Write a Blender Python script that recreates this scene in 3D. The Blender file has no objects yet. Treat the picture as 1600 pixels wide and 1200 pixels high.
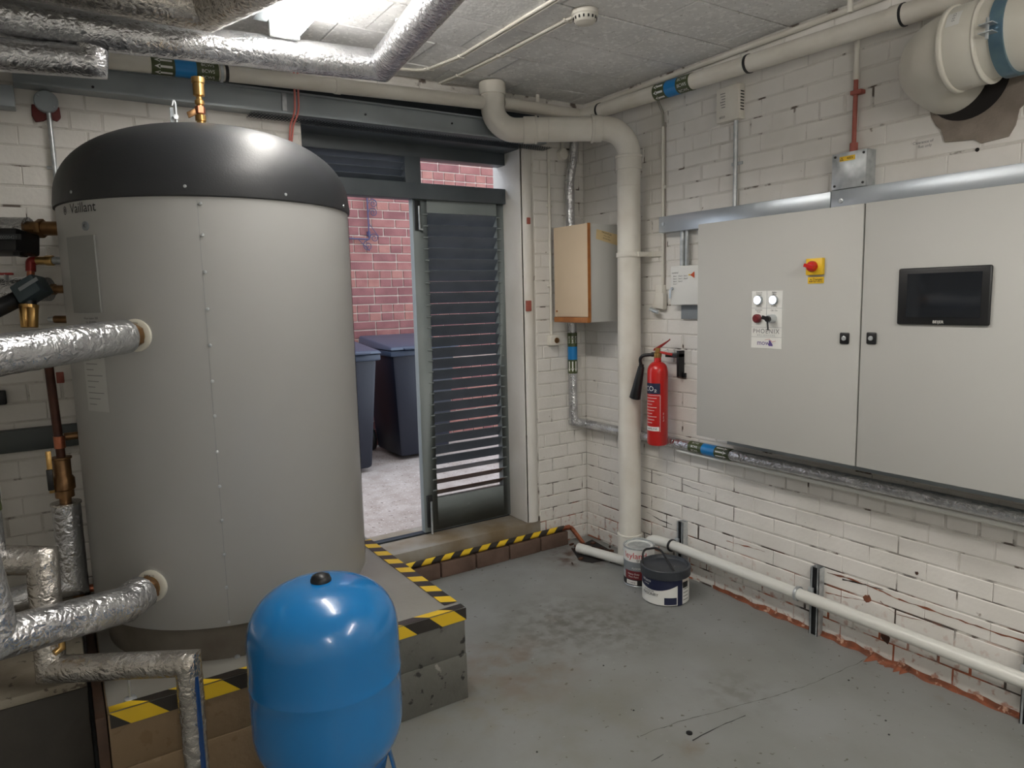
import bpy, bmesh, math, random
from mathutils import Vector, Matrix, noise
random.seed(7)
PI = math.pi
V = Vector
sc = bpy.context.scene
COL = sc.collection

# ------------------------------------------------------------------ camera
CAM = V((-2.698, -3.3124, 1.4929))
RX = V((0.83574, -0.54860, -0.02388)); DN = V((-0.08749, -0.09011, -0.99208)); FW = V((0.54211, 0.83121, -0.12331))
FPX = 1097.0
cd = bpy.data.cameras.new('camera'); cam = bpy.data.objects.new('camera', cd); COL.objects.link(cam)
mm = Matrix((RX, -DN, -FW)).transposed().to_4x4(); mm.translation = CAM
cam.matrix_world = mm
cd.sensor_width = 36; cd.lens = FPX / 1600 * 36; cd.clip_start = .02
sc.camera = cam
sc.view_settings.view_transform = 'Standard'; sc.view_settings.look = 'None'
sc.view_settings.exposure = 0.5; sc.view_settings.gamma = 1.0
sc.view_settings.use_curve_mapping = False

# ------------------------------------------------------------------ world and lights
w = bpy.data.worlds.new('overcast_sky'); sc.world = w; w.use_nodes = True
bg = w.node_tree.nodes['Background']; bg.inputs[0].default_value = (0.80, 0.88, 1.0, 1); bg.inputs[1].default_value = 1.8

LAMPS = [(-1.86, -1.24, 0), (-1.12, -3.62, .42), (-2.7, -4.7, .42)]   # x, y, drop below the ceiling   # fluorescent battens: their diffusers are built below and give the room's light; the last is added, unseen ceiling fill
LAMP_STRENGTH = 27

def at(px, py, axis, val):
    """pixel of the 1600x1200 photograph -> the point where its ray meets the plane axis=val"""
    r = RX * ((px - 800) / FPX) + DN * ((py - 600) / FPX) + FW
    t = (val - CAM[axis]) / r[axis]
    return CAM + r * t
def dp(px, py, d):
    return CAM + (RX * ((px - 800) / FPX) + DN * ((py - 600) / FPX) + FW) * d
def toscreen(p):
    c = V(p) - CAM; z = c.dot(FW)
    if z < .05: return None
    return 800 + FPX * c.dot(RX) / z, 600 + FPX * c.dot(DN) / z, z

# ------------------------------------------------------------------ materials
def lin(c):
    return tuple((x / 255 / 12.92) if x / 255 <= .04045 else ((x / 255 + .055) / 1.055) ** 2.4 for x in c) + (1,)
MATS = {}
def mat(name, rgb, rough=.5, metal=0.0, var=None, vscale=4, bump=0, bscale=60, rvar=0, spec=.5, coat=0, spots=None, emit=None, lo=.35, hi=.65, detail=6):
    """var: second colour blended by noise; spots: list of (rgb, scale, low, high) blended over."""
    m = bpy.data.materials.new(name); m.use_nodes = True; nt = m.node_tree; N = nt.nodes; L = nt.links
    b = N['Principled BSDF']
    b.inputs['Roughness'].default_value = rough; b.inputs['Metallic'].default_value = metal
    b.inputs['Specular IOR Level'].default_value = spec
    if coat: b.inputs['Coat Weight'].default_value = coat; b.inputs['Coat Roughness'].default_value = .08
    geo = N.new('ShaderNodeNewGeometry')
    def nz(scale, det=detail):
        t = N.new('ShaderNodeTexNoise'); t.inputs['Scale'].default_value = scale; t.inputs['Detail'].default_value = det
        L.new(geo.outputs['Position'], t.inputs['Vector']); return t
    cur = None
    if var:
        t = nz(vscale); r = N.new('ShaderNodeMapRange'); r.inputs[1].default_value = lo; r.inputs[2].default_value = hi
        L.new(t.outputs[0], r.inputs[0])
        mx = N.new('ShaderNodeMix'); mx.data_type = 'RGBA'; mx.inputs[6].default_value = lin(rgb); mx.inputs[7].default_value = lin(var)
        L.new(r.outputs[0], mx.inputs[0]); cur = mx.outputs[2]
    for s in (spots or []):
        c2, scl, a, bb = s
        t = nz(scl, 8); r = N.new('ShaderNodeMapRange'); r.inputs[1].default_value = a; r.inputs[2].default_value = bb
        L.new(t.outputs[0], r.inputs[0])
        mx = N.new('ShaderNodeMix'); mx.data_type = 'RGBA'; mx.inputs[7].default_value = lin(c2)
        if cur is None: mx.inputs[6].default_value = lin(rgb)
        else: L.new(cur, mx.inputs[6])
        L.new(r.outputs[0], mx.inputs[0]); cur = mx.outputs[2]
    if cur is None: b.inputs['Base Color'].default_value = lin(rgb)
    else: L.new(cur, b.inputs['Base Color'])
    if bump:
        t = nz(bscale, 5); bp = N.new('ShaderNodeBump'); bp.inputs['Strength'].default_value = bump; bp.inputs['Distance'].default_value = .004
        L.new(t.outputs[0], bp.inputs['Height']); L.new(bp.outputs[0], b.inputs['Normal'])
    if rvar:
        t = nz(9); r = N.new('ShaderNodeMapRange'); r.inputs[3].default_value = max(.02, rough - rvar); r.inputs[4].default_value = rough + rvar
        L.new(t.outputs[0], r.inputs[0]); L.new(r.outputs[0], b.inputs['Roughness'])
    if emit:
        b.inputs['Emission Color'].default_value = lin(emit[0]); b.inputs['Emission Strength'].default_value = emit[1]
    MATS[name] = m
    return m

def mix_over(m, rgb, make_factor):
    """blend rgb over the material's present base colour by a factor socket"""
    nt = m.node_tree; N = nt.nodes; L = nt.links; b = N['Principled BSDF']; s = b.inputs['Base Color']
    mx = N.new('ShaderNodeMix'); mx.data_type = 'RGBA'; mx.inputs[7].default_value = lin(rgb)
    if s.links: L.new(s.links[0].from_socket, mx.inputs[6])
    else: mx.inputs[6].default_value = s.default_value
    L.new(make_factor(N, L), mx.inputs[0]); L.new(mx.outputs[2], s)
def low_band(z0, z1, scale, a, b_, amount=1.0):
    """noise patches that are dense at height z0 and gone at z1"""
    def f(N, L):
        g = N.new('ShaderNodeNewGeometry'); sp = N.new('ShaderNodeSeparateXYZ'); L.new(g.outputs['Position'], sp.inputs[0])
        r = N.new('ShaderNodeMapRange'); r.inputs[1].default_value = z0; r.inputs[2].default_value = z1; r.inputs[3].default_value = amount; r.inputs[4].default_value = 0
        L.new(sp.outputs[2], r.inputs[0])
        t = N.new('ShaderNodeTexNoise'); t.inputs['Scale'].default_value = scale; t.inputs['Detail'].default_value = 8; L.new(g.outputs['Position'], t.inputs['Vector'])
        r2 = N.new('ShaderNodeMapRange'); r2.inputs[1].default_value = a; r2.inputs[2].default_value = b_; L.new(t.outputs[0], r2.inputs[0])
        m_ = N.new('ShaderNodeMath'); m_.operation = 'MULTIPLY'; L.new(r.outputs[0], m_.inputs[0]); L.new(r2.outputs[0], m_.inputs[1])
        return m_.outputs[0]
    return f

wall_paint = mat('painted_wall', (220, 218, 213), .6, var=(208, 205, 198), vscale=3, bump=.25, bscale=70)
brick_white = mat('white_painted_brick', (226, 223, 218), .55, var=(217, 214, 208), vscale=5, bump=.3, bscale=55, spots=[((150, 140, 130), 26, .70, .76)])
mix_over(brick_white, (168, 110, 86), low_band(.0, .26, 30, .56, .66, .9))
mortar_white = mat('painted_mortar', (216, 213, 207), .7, var=(200, 196, 189), vscale=9, bump=.5, bscale=90, spots=[((96, 86, 78), 11, .60, .66)])
mix_over(mortar_white, (74, 66, 60), low_band(.30, .70, 7, .49, .56, 1.0))
mix_over(mortar_white, (164, 92, 62), low_band(.05, .36, 8, .50, .58, 1.1))
floor_m = mat('grey_floor_paint', (136, 138, 137), .40, var=(122, 123, 119), vscale=2.2, bump=.15, bscale=40, rvar=.14,
              spots=[((116, 106, 92), 3.1, .66, .80), ((84, 80, 72), 38, .66, .70), ((158, 158, 152), 60, .70, .74)])
def dirt_patch(cx, cy, r, scale=7, a=.42, b_=.62, amt=.8):
    def f(N, L):
        g = N.new('ShaderNodeNewGeometry'); d = N.new('ShaderNodeVectorMath'); d.operation = 'DISTANCE'; d.inputs[1].default_value = (cx, cy, 0)
        L.new(g.outputs['Position'], d.inputs[0])
        r1 = N.new('ShaderNodeMapRange'); r1.inputs[1].default_value = r; r1.inputs[2].default_value = 0; r1.inputs[4].default_value = amt; L.new(d.outputs['Value'], r1.inputs[0])
        t = N.new('ShaderNodeTexNoise'); t.inputs['Scale'].default_value = scale; t.inputs['Detail'].default_value = 9; L.new(g.outputs['Position'], t.inputs['Vector'])
        r2 = N.new('ShaderNodeMapRange'); r2.inputs[1].default_value = a; r2.inputs[2].default_value = b_; L.new(t.outputs[0], r2.inputs[0])
        m_ = N.new('ShaderNodeMath'); m_.operation = 'MULTIPLY'; L.new(r1.outputs[0], m_.inputs[0]); L.new(r2.outputs[0], m_.inputs[1]); return m_.outputs[0]
    return f
for (px, py, rr, c, sc_, am) in [(800, 1045, .35, (112, 92, 76), 8, .9), (880, 975, .4, (84, 82, 76), 16, .9), (960, 975, .35, (90, 88, 82), 22, .8),
                             (740, 1100, .3, (120, 112, 92), 9, .6), (905, 870, .22, (74, 50, 38), 14, 1.5), (1150, 1080, .2, (100, 98, 92), 20, .6), (900, 1130, .5, (116, 113, 100), 6, .5)]:
    q = at(px, py, 2, 0); mix_over(floor_m, c, dirt_patch(q.x, q.y, rr, sc_, amt=am))
ceil_m = mat('ceiling_block', (236, 236, 235), .8, var=(222, 222, 221), vscale=5, bump=.45, bscale=70, spots=[((246, 246, 245), 45, .54, .62), ((184, 183, 181), 80, .64, .70)])
ceil_back = mat('ceiling_joint', (96, 94, 92), .9)
concrete = mat('concrete', (140, 134, 120), .75, var=(112, 102, 86), vscale=5, bump=.5, bscale=50, spots=[((78, 70, 60), 30, .63, .67)])
sill_m = mat('sill_concrete', (150, 146, 138), .7, var=(120, 104, 80), vscale=4, bump=.4, bscale=60)
plinth_top = mat('plinth_paint', (146, 144, 138), .5, var=(130, 127, 120), vscale=3, bump=.2, bscale=50)
plinth_front = mat('plinth_front', (108, 108, 102), .6, var=(94, 94, 88), vscale=5, bump=1.2, bscale=26, spots=[((40, 40, 38), 22, .62, .66), ((138, 137, 130), 18, .68, .72)])
mix_over(plinth_front, (138, 112, 78), lambda N, L: (lambda g, sp, r: (L.new(g.outputs['Position'], sp.inputs[0]), L.new(sp.outputs[0], r.inputs[0]), r.outputs[0])[-1])(N.new('ShaderNodeNewGeometry'), N.new('ShaderNodeSeparateXYZ'), (lambda r: (setattr(r.inputs[1], 'default_value', -2.0), setattr(r.inputs[2], 'default_value', -2.2), setattr(r.inputs[4], 'default_value', .75), r)[-1])(N.new('ShaderNodeMapRange'))))
kerb_m = mat('kerb_brick', (112, 90, 78), .7, var=(88, 70, 60), vscale=8, bump=.5, bscale=60)
rust_dust = mat('red_brick_dust', (150, 88, 62), .95, var=(112, 70, 52), vscale=22, bump=1, bscale=80, spots=[((198, 160, 138), 30, .62, .68)])
tank_m = mat('tank_casing', (168, 168, 166), .42, bump=.02, bscale=8)
tank_dome = mat('tank_black_cover', (42, 44, 47), .46, bump=.1, bscale=200)
tank_ring = mat('tank_base_ring', (120, 114, 104), .5, var=(96, 88, 78), vscale=6)
off_white = mat('off_white_plastic', (206, 203, 190), .45)
cab_m = mat('cabinet_grey', (184, 184, 180), .5, bump=.05, bscale=300)
black_pl = mat('black_plastic', (22, 23, 25), .4)
screen_m = mat('screen_glass', (24, 28, 34), .07, spec=.6)
blue_tank = mat('blue_enamel', (20, 113, 178), .24, coat=.4, bump=.02, bscale=10)
blue_leg = mat('blue_leg', (16, 84, 138), .35)
pvc = mat('painted_pipe', (222, 219, 210), .42, var=(210, 205, 194), vscale=6)
pvc_white = mat('white_waste_pipe', (214, 214, 208), .3)
duct_m = mat('flue_duct_plastic', (220, 217, 206), .28, var=(212, 208, 196), vscale=4)
grey_steel = mat('grey_painted_steel', (156, 164, 168), .36, metal=.15, var=(142, 150, 155), vscale=4)
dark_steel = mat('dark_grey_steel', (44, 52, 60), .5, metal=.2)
door_m = mat('door_grey', (130, 138, 138), .5, var=(120, 128, 129), vscale=4, bump=.1, bscale=80)
frame_m = mat('frame_dark', (82, 89, 94), .40, var=(70, 77, 82), vscale=4, bump=.1)
slat_m = mat('slat_slate', (98, 105, 115), .42, var=(86, 94, 103), vscale=7)
slat_rust = mat('slat_rusty', (104, 88, 78), .6, var=(86, 58, 44), vscale=12)
galv = mat('galvanised_steel', (202, 206, 208), .34, metal=.6, var=(172, 178, 181), vscale=30, rvar=.1)
zinc_blue = mat('zinc_strap', (130, 160, 172), .28, metal=.8, var=(104, 136, 160), vscale=10)
trunk_m = mat('trunking_steel', (192, 199, 205), .30, metal=.6, var=(180, 188, 195), vscale=5)
brass = mat('brass', (198, 164, 104), .28, metal=.85, var=(172, 134, 80), vscale=14)
bronze = mat('old_brass', (142, 108, 72), .38, metal=.75, var=(112, 84, 56), vscale=20)
copper = mat('copper', (190, 122, 94), .28, metal=.85, var=(158, 94, 70), vscale=20)
copper_dk = mat('oxidised_copper', (84, 52, 40), .5, metal=.5, var=(66, 40, 32), vscale=12)
red_m = mat('extinguisher_red', (196, 30, 26), .3, coat=.3)
red_dk = mat('dark_red', (142, 26, 24), .4)
red_pipe_m = mat('red_primer_pipe', (164, 92, 80), .6, var=(146, 74, 62), vscale=20)
white_lbl = mat('white_print', (226, 226, 222), .5)
black_ink = mat('black_ink', (30, 30, 32), .6)
grey_ink = mat('grey_ink', (110, 110, 112), .6)
purple_ink = mat('purple_ink', (96, 80, 140), .6)
red_ink = mat('red_ink', (190, 30, 34), .5)
navy = mat('navy_print', (26, 32, 62), .45)
maroon = mat('maroon_print', (110, 30, 36), .45)
grey_print = mat('grey_print', (128, 134, 138), .45)
yellow = mat('yellow_print', (232, 190, 40), .45)
tape_yellow = mat('tape_yellow', (226, 188, 40), .4)
tape_black = mat('tape_black', (46, 42, 38), .4)
olive = mat('olive_band', (66, 76, 42), .35)
band_blue = mat('blue_band', (18, 120, 186), .3)
beech = mat('beige_board', (210, 190, 162), .45, var=(203, 183, 154), vscale=3)
wood_edge = mat('wood_edge', (168, 106, 48), .45, var=(146, 88, 38), vscale=20)
cab_side = mat('grey_board', (184, 184, 180), .55)
paper_old = mat('old_paper_label', (206, 184, 140), .6)
bin_m = mat('bin_plastic', (26, 31, 44), .4, bump=.1)
bin_lid = mat('bin_lid_plastic', (58, 70, 88), .35)
red_brick = [mat('red_brick_a', (152, 102, 96), .8, var=(134, 84, 80), vscale=9, bump=.5, bscale=90), mat('red_brick_b', (140, 90, 88), .8, var=(120, 74, 74), vscale=9, bump=.5, bscale=90), mat('red_brick_c', (162, 112, 102), .8, var=(144, 94, 86), vscale=9, bump=.5, bscale=90)]
mortar_out = mat('outdoor_mortar', (214, 196, 184), .9, bump=.4, bscale=90)
ground_m = mat('yard_concrete', (176, 166, 160), .85, var=(156, 144, 136), vscale=7, bump=.6, bscale=60, spots=[((110, 98, 90), 34, .63, .68), ((206, 198, 192), 60, .62, .66)])
iron_m = mat('blue_iron', (62, 60, 92), .5)
lamp_body = mat('lamp_body', (205, 207, 206), .4)
lamp_glow = mat('lamp_diffuser', (255, 252, 246), .5, emit=((255, 250, 243), LAMP_STRENGTH))
lens_glow = mat('lit_white_lens', (240, 244, 255), .3, emit=((225, 235, 255), 2.6))
plaster_rough = mat('bare_mortar_patch', (142, 132, 122), .9, var=(124, 114, 104), vscale=12, bump=1, bscale=50)
void_dark = mat('dark_void', (30, 27, 26), .9)  # darkness inside holes and open joints, put into the colour
rust = mat('rusty_iron', (84, 50, 34), .8, var=(50, 34, 26), vscale=24, bump=1, bscale=60)
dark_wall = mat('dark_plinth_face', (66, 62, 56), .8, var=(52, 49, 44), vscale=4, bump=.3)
cable_pink = mat('red_white_cable', (206, 120, 112), .5)

def foil_mat(name, rgb, tint):
    m = mat(name, rgb, .24, metal=.9, var=tint, vscale=14, rvar=.1)
    nt = m.node_tree; N = nt.nodes; L = nt.links; b = N['Principled BSDF']
    g = N.new('ShaderNodeNewGeometry')
    vo = N.new('ShaderNodeTexVoronoi'); vo.inputs['Scale'].default_value = 34; vo.feature = 'DISTANCE_TO_EDGE'
    nz = N.new('ShaderNodeTexNoise'); nz.inputs['Scale'].default_value = 22; nz.inputs['Detail'].default_value = 6
    mxv = N.new('ShaderNodeVectorMath'); mxv.operation = 'MULTIPLY_ADD'; mxv.inputs[1].default_value = (.06, .06, .06)
    L.new(g.outputs['Position'], nz.inputs['Vector']); L.new(nz.outputs['Color'], mxv.inputs[0]); L.new(g.outputs['Position'], mxv.inputs[2])
    L.new(mxv.outputs[0], vo.inputs['Vector'])
    n2 = N.new('ShaderNodeTexNoise'); n2.inputs['Scale'].default_value = 70; n2.inputs['Detail'].default_value = 4; L.new(g.outputs['Position'], n2.inputs['Vector'])
    ad = N.new('ShaderNodeMath'); ad.operation = 'MULTIPLY_ADD'; ad.inputs[1].default_value = 2.2; L.new(vo.outputs['Distance'], ad.inputs[0]); L.new(n2.outputs[0], ad.inputs[2])
    bp = N.new('ShaderNodeBump'); bp.inputs['Strength'].default_value = .55; bp.inputs['Distance'].default_value = .005
    L.new(ad.outputs[0], bp.inputs['Height']); L.new(bp.outputs[0], b.inputs['Normal'])
    return m
foil = foil_mat('aluminium_foil_wrap', (214, 215, 217), (188, 189, 192))
foil_warm = foil_mat('aluminium_foil_warm', (204, 200, 194), (178, 173, 166))

# ------------------------------------------------------------------ mesh helpers
WPOS = {}
class MB:
    def __init__(s): s.v = []; s.f = []; s.m = []
    def add(s, vs, fs, mi=0):
        o = len(s.v); s.v += [V(p) for p in vs]
        for f in fs: s.f.append([o + i for i in f]); s.m.append(mi)
        return s
    def box(s, a, b, mi=0):
        x0, y0, z0 = [min(a[i], b[i]) for i in range(3)]; x1, y1, z1 = [max(a[i], b[i]) for i in range(3)]
        return s.add([(x0, y0, z0), (x1, y0, z0), (x1, y1, z0), (x0, y1, z0), (x0, y0, z1), (x1, y0, z1), (x1, y1, z1), (x0, y1, z1)],
                     [(0, 3, 2, 1), (4, 5, 6, 7), (0, 1, 5, 4), (1, 2, 6, 5), (2, 3, 7, 6), (3, 0, 4, 7)], mi)
    def obox(s, c, u, v, w_, mi=0):
        c, u, v, w_ = V(c), V(u), V(v), V(w_)
        vs = [c + u * a + v * b + w_ * d for d in (-1, 1) for a, b in ((-1, -1), (1, -1), (1, 1), (-1, 1))]
        return s.add(vs, [(0, 3, 2, 1), (4, 5, 6, 7), (0, 1, 5, 4), (1, 2, 6, 5), (2, 3, 7, 6), (3, 0, 4, 7)], mi)
    def prism(s, poly, ext, mi=0):
        n = len(poly); e = V(ext); p = [V(q) for q in poly]
        return s.add(p + [q + e for q in p], [tuple(range(n))[::-1], tuple(range(n, 2 * n))] + [(i, (i + 1) % n, n + (i + 1) % n, n + i) for i in range(n)], mi)
    def tube(s, path, r, n=16, caps=True, mi=0, jitter=0, close=False):
        P = [V(p) for p in path]; R = r if isinstance(r, (list, tuple)) else [r] * len(P)
        d = (P[1] - P[0]).normalized(); up = V((0, 0, 1)) if abs(d.z) < .9 else V((1, 0, 0))
        nn = (up - d * up.dot(d)).normalized(); vs = []
        for i, p in enumerate(P):
            if i == 0: din = dout = (P[1] - P[0]).normalized()
            elif i == len(P) - 1: din = dout = (P[i] - P[i - 1]).normalized()
            else: din = (p - P[i - 1]).normalized(); dout = (P[i + 1] - p).normalized()
            bis = din + dout
            bis = bis.normalized() if bis.length > 1e-5 else din
            bb = din.cross(nn)
            for k in range(n):
                a = 2 * PI * k / n
                rr = R[i]
                if jitter:
                    q = p + (nn * math.cos(a) + bb * math.sin(a)) * rr
                    rr += jitter * (noise.noise(q * 55) + .7 * noise.noise(q * 120 + V((5, 5, 5))))
                o = (nn * math.cos(a) + bb * math.sin(a)) * rr
                t = -(o.dot(bis)) / max(.25, din.dot(bis))
                vs.append(p + o + din * t)
            if i < len(P) - 1:
                q = din.rotation_difference(dout); nn = (q @ nn); nn = (nn - dout * nn.dot(dout)).normalized()
        fs = []
        for i in range(len(P) - 1):
            for k in range(n):
                a = i * n + k; b = i * n + (k + 1) % n; fs.append((a, b, b + n, a + n))
        if caps: fs += [tuple(range(n))[::-1], tuple(range((len(P) - 1) * n, len(P) * n))]
        return s.add(vs, fs, mi)
    def lathe(s, prof, c, n=48, axis=(0, 0, 1), mi=0, a0=0, a1=2 * PI):
        ax = V(axis).normalized(); u = (V((1, 0, 0)) - ax * ax.x) if abs(ax.x) < .9 else (V((0, 1, 0)) - ax * ax.y); u.normalize(); w_ = ax.cross(u); c = V(c); full = abs(a1 - a0 - 2 * PI) < 1e-6
        m = n if full else n + 1; vs = []
        for (r, h) in prof:
            for k in range(m):
                a = a0 + (a1 - a0) * k / n; vs.append(c + ax * h + (u * math.cos(a) + w_ * math.sin(a)) * max(r, 1e-5))
        fs = []
        for i in range(len(prof) - 1):
            for k in range(n):
                a = i * m + k; b = i * m + (k + 1) % m; fs.append((a, b, b + m, a + m))
        if full and prof[0][0] > 1e-4 : fs.append(tuple(range(m))[::-1])
        if full and prof[-1][0] > 1e-4: fs.append(tuple(range((len(prof) - 1) * m, len(prof) * m)))
        return s.add(vs, fs, mi)
    def hexn(s, p0, p1, r, mi=0): return s.tube([p0, p1], r, 6, True, mi)
    def sphere(s, c, r, n=16, mi=0):
        return s.lathe([(r * math.sin(PI * i / 8), -r * math.cos(PI * i / 8)) for i in range(9)], c, n, mi=mi)
    def build(s, name, mats, parent=None, bevel=0, smooth=40, seg=2):
        me = bpy.data.meshes.new(name); bm = bmesh.new()
        base = WPOS.get(parent.name, V((0, 0, 0))) if parent else None
        off = base if base is not None else V((0, 0, 0))
        if parent is None and s.v:
            xs = [min(v[i] for v in s.v) for i in range(3)]; xe = [max(v[i] for v in s.v) for i in range(2)]
            off = V(((xs[0] + xe[0]) / 2, (xs[1] + xe[1]) / 2, xs[2]))
        vv = [bm.verts.new(p - off) for p in s.v]
        for f, mi in zip(s.f, s.m):
            try: fc = bm.faces.new([vv[i] for i in f]); fc.material_index = mi
            except ValueError: pass
        bmesh.ops.remove_doubles(bm, verts=bm.verts, dist=1e-6)
        bmesh.ops.recalc_face_normals(bm, faces=bm.faces)
        if bevel:
            es = [e for e in bm.edges if len(e.link_faces) == 2 and e.calc_face_angle(0) > .6]
            try: bmesh.ops.bevel(bm, geom=es, offset=bevel, segments=seg, affect='EDGES', profile=.5, clamp_overlap=True)
            except Exception: pass
        bm.to_mesh(me); bm.free()
        if smooth:
            me.shade_smooth(); me.set_sharp_from_angle(angle=math.radians(smooth))
        for m_ in (mats if isinstance(mats, (list, tuple)) else [mats]): me.materials.append(m_)
        o = bpy.data.objects.new(name, me); COL.objects.link(o)
        if parent: o.parent = parent; WPOS[o.name] = base
        else: o.location = off; WPOS[o.name] = off
        return o
def tag(o, label=None, cat=None, group=None, kind=None):
    if label: o['label'] = label
    if cat: o['category'] = cat
    if group: o['group'] = group
    if kind: o['kind'] = kind
    return o
def thing(name, loc, label, cat, group=None):
    o = bpy.data.objects.new(name, None); COL.objects.link(o); o.location = loc; o.empty_display_size = .05; WPOS[o.name] = V(loc)
    return tag(o, label, cat, group)
def struct(o): o['kind'] = 'structure'; return o
def fillet(path, rad, n=6):
    P = [V(p) for p in path]; out = [P[0]]
    for i in range(1, len(P) - 1):
        a, b, c = P[i - 1], P[i], P[i + 1]; d1 = (a - b).normalized(); d2 = (c - b).normalized()
        ang = d1.angle(d2); t = min(rad / math.tan(ang / 2), (a - b).length * .49, (c - b).length * .49)
        r = t * math.tan(ang / 2); cen = b + (d1 + d2).normalized() * (r / math.sin(ang / 2))
        s0 = b + d1 * t - cen; s1 = b + d2 * t - cen; th = s0.angle(s1)
        for k in range(n + 1):
            f = k / n; out.append(cen + (s0 * math.sin((1 - f) * th) + s1 * math.sin(f * th)) / math.sin(th))
    out.append(P[-1]); return out
def dense(path, step=.012):
    out = []
    for a, b in zip(path[:-1], path[1:]):
        a, b = V(a), V(b); n = max(1, int((b - a).length / step))
        out += [a.lerp(b, i / n) for i in range(n)]
    out.append(V(path[-1])); return out
def foil_tube(name, path, r, parent=None, m=None, n=28, jit=.0014, step=.012):
    D = dense(path, step)
    if isinstance(r, (tuple, list)): r = [r[0] + (r[1] - r[0]) * i / (len(D) - 1) for i in range(len(D))]
    return MB().tube(D, r, n, True, 0, jit).build(name, m or foil, parent, smooth=80)

def text_mesh(body, size, align='CENTER', spacing=1.0):
    cu = bpy.data.curves.new('lettering', 'FONT'); cu.body = body; cu.size = size; cu.align_x = align; cu.align_y = 'CENTER'; cu.space_character = spacing; cu.resolution_u = 3
    ob = bpy.data.objects.new('lettering', cu); COL.objects.link(ob)
    dg = bpy.context.evaluated_depsgraph_get(); me = bpy.data.meshes.new_from_object(ob.evaluated_get(dg))
    vs = [V(v.co) for v in me.vertices]; fs = [tuple(p.vertices) for p in me.polygons]
    bpy.data.objects.remove(ob); bpy.data.curves.remove(cu); bpy.data.meshes.remove(me)
    return vs, fs
def flat_text(body, size, c, u, v, m, parent, align='CENTER', name='lettering', spacing=1.0):
    vs, fs = text_mesh(body, size, align, spacing); c, u, v = V(c), V(u).normalized(), V(v).normalized()
    b = MB().add([c + u * p.x + v * p.y for p in vs], fs); return b.build(name, m, parent, smooth=0)
def cyl_map(c, ax, n0, r):
    """(u along axis, s around) -> point on the cylinder; n0 = direction of s=0"""
    ax = V(ax).normalized(); n0 = V(n0); n0 = (n0 - ax * n0.dot(ax)).normalized(); t = ax.cross(n0); c = V(c)
    return lambda u, s, rr=0: c + ax * u + (n0 * math.cos(s / r) + t * math.sin(s / r)) * (r + rr)
def bent_text(body, size, cm, m, parent, u0=0, s0=0, rot=0, align='CENTER', name='lettering', lift=.0008):
    """rot=0: text runs around the cylinder, up = +axis; rot=1: text runs along the axis"""
    vs, fs = text_mesh(body, size, align); b = MB()
    b.add([cm(u0 + (p.y if rot == 0 else p.x), s0 + (p.x if rot == 0 else -p.y), lift) for p in vs], fs)
    return b.build(name, m, parent, smooth=0)
def bent_rect(u0, u1, s0, s1, cm, m, parent, name, lift=.0004, n=10, bump=0):
    b = MB(); vs = [cm(u, s0 + (s1 - s0) * k / n, lift) for u in (u0, u1) for k in range(n + 1)]
    b.add(vs, [(k, k + 1, n + 2 + k, n + 1 + k) for k in range(n)]); return b.build(name, m, parent)

# ------------------------------------------------------------------ brick laying
def brick_mesh(name, L_, H_, D_, mats, ch=.004, seed=0, joint=.009):
    """brick seen from outside: x along wall, y = outwards(+), z up; origin at centre of back face"""
    rnd = random.Random(seed); a, h = L_ / 2 - joint / 2, H_ / 2 - joint / 2
    j = lambda k: (rnd.random() - .5) * k
    f = [(-a + ch + j(.005), D_ + j(.001), -h + ch + j(.004)), (a - ch + j(.005), D_ + j(.001), -h + ch + j(.002)), (a - ch + j(.003), D_ + j(.001), h - ch + j(.002)), (-a + ch + j(.003), D_ + j(.001), h - ch + j(.002))]
    mdl = [(-a, D_ - ch, -h), (a, D_ - ch, -h), (a, D_ - ch, h), (-a, D_ - ch, h)]
    bk = [(-a, -.001, -h), (a, -.001, -h), (a, -.001, h), (-a, -.001, h)]
    vs = f + mdl + bk; fs = [(0, 1, 2, 3)]
    for k in range(4):
        n = (k + 1) % 4; fs += [(k, 4 + k, 4 + n, n), (4 + k, 8 + k, 8 + n, 4 + n)]
    me = bpy.data.meshes.new(name); me.from_pydata(vs, [], fs)
    bm = bmesh.new(); bm.from_mesh(me); bmesh.ops.recalc_face_normals(bm, faces=bm.faces); bm.to_mesh(me); bm.free()
    for m_ in mats: me.materials.append(m_)
    return me
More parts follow.
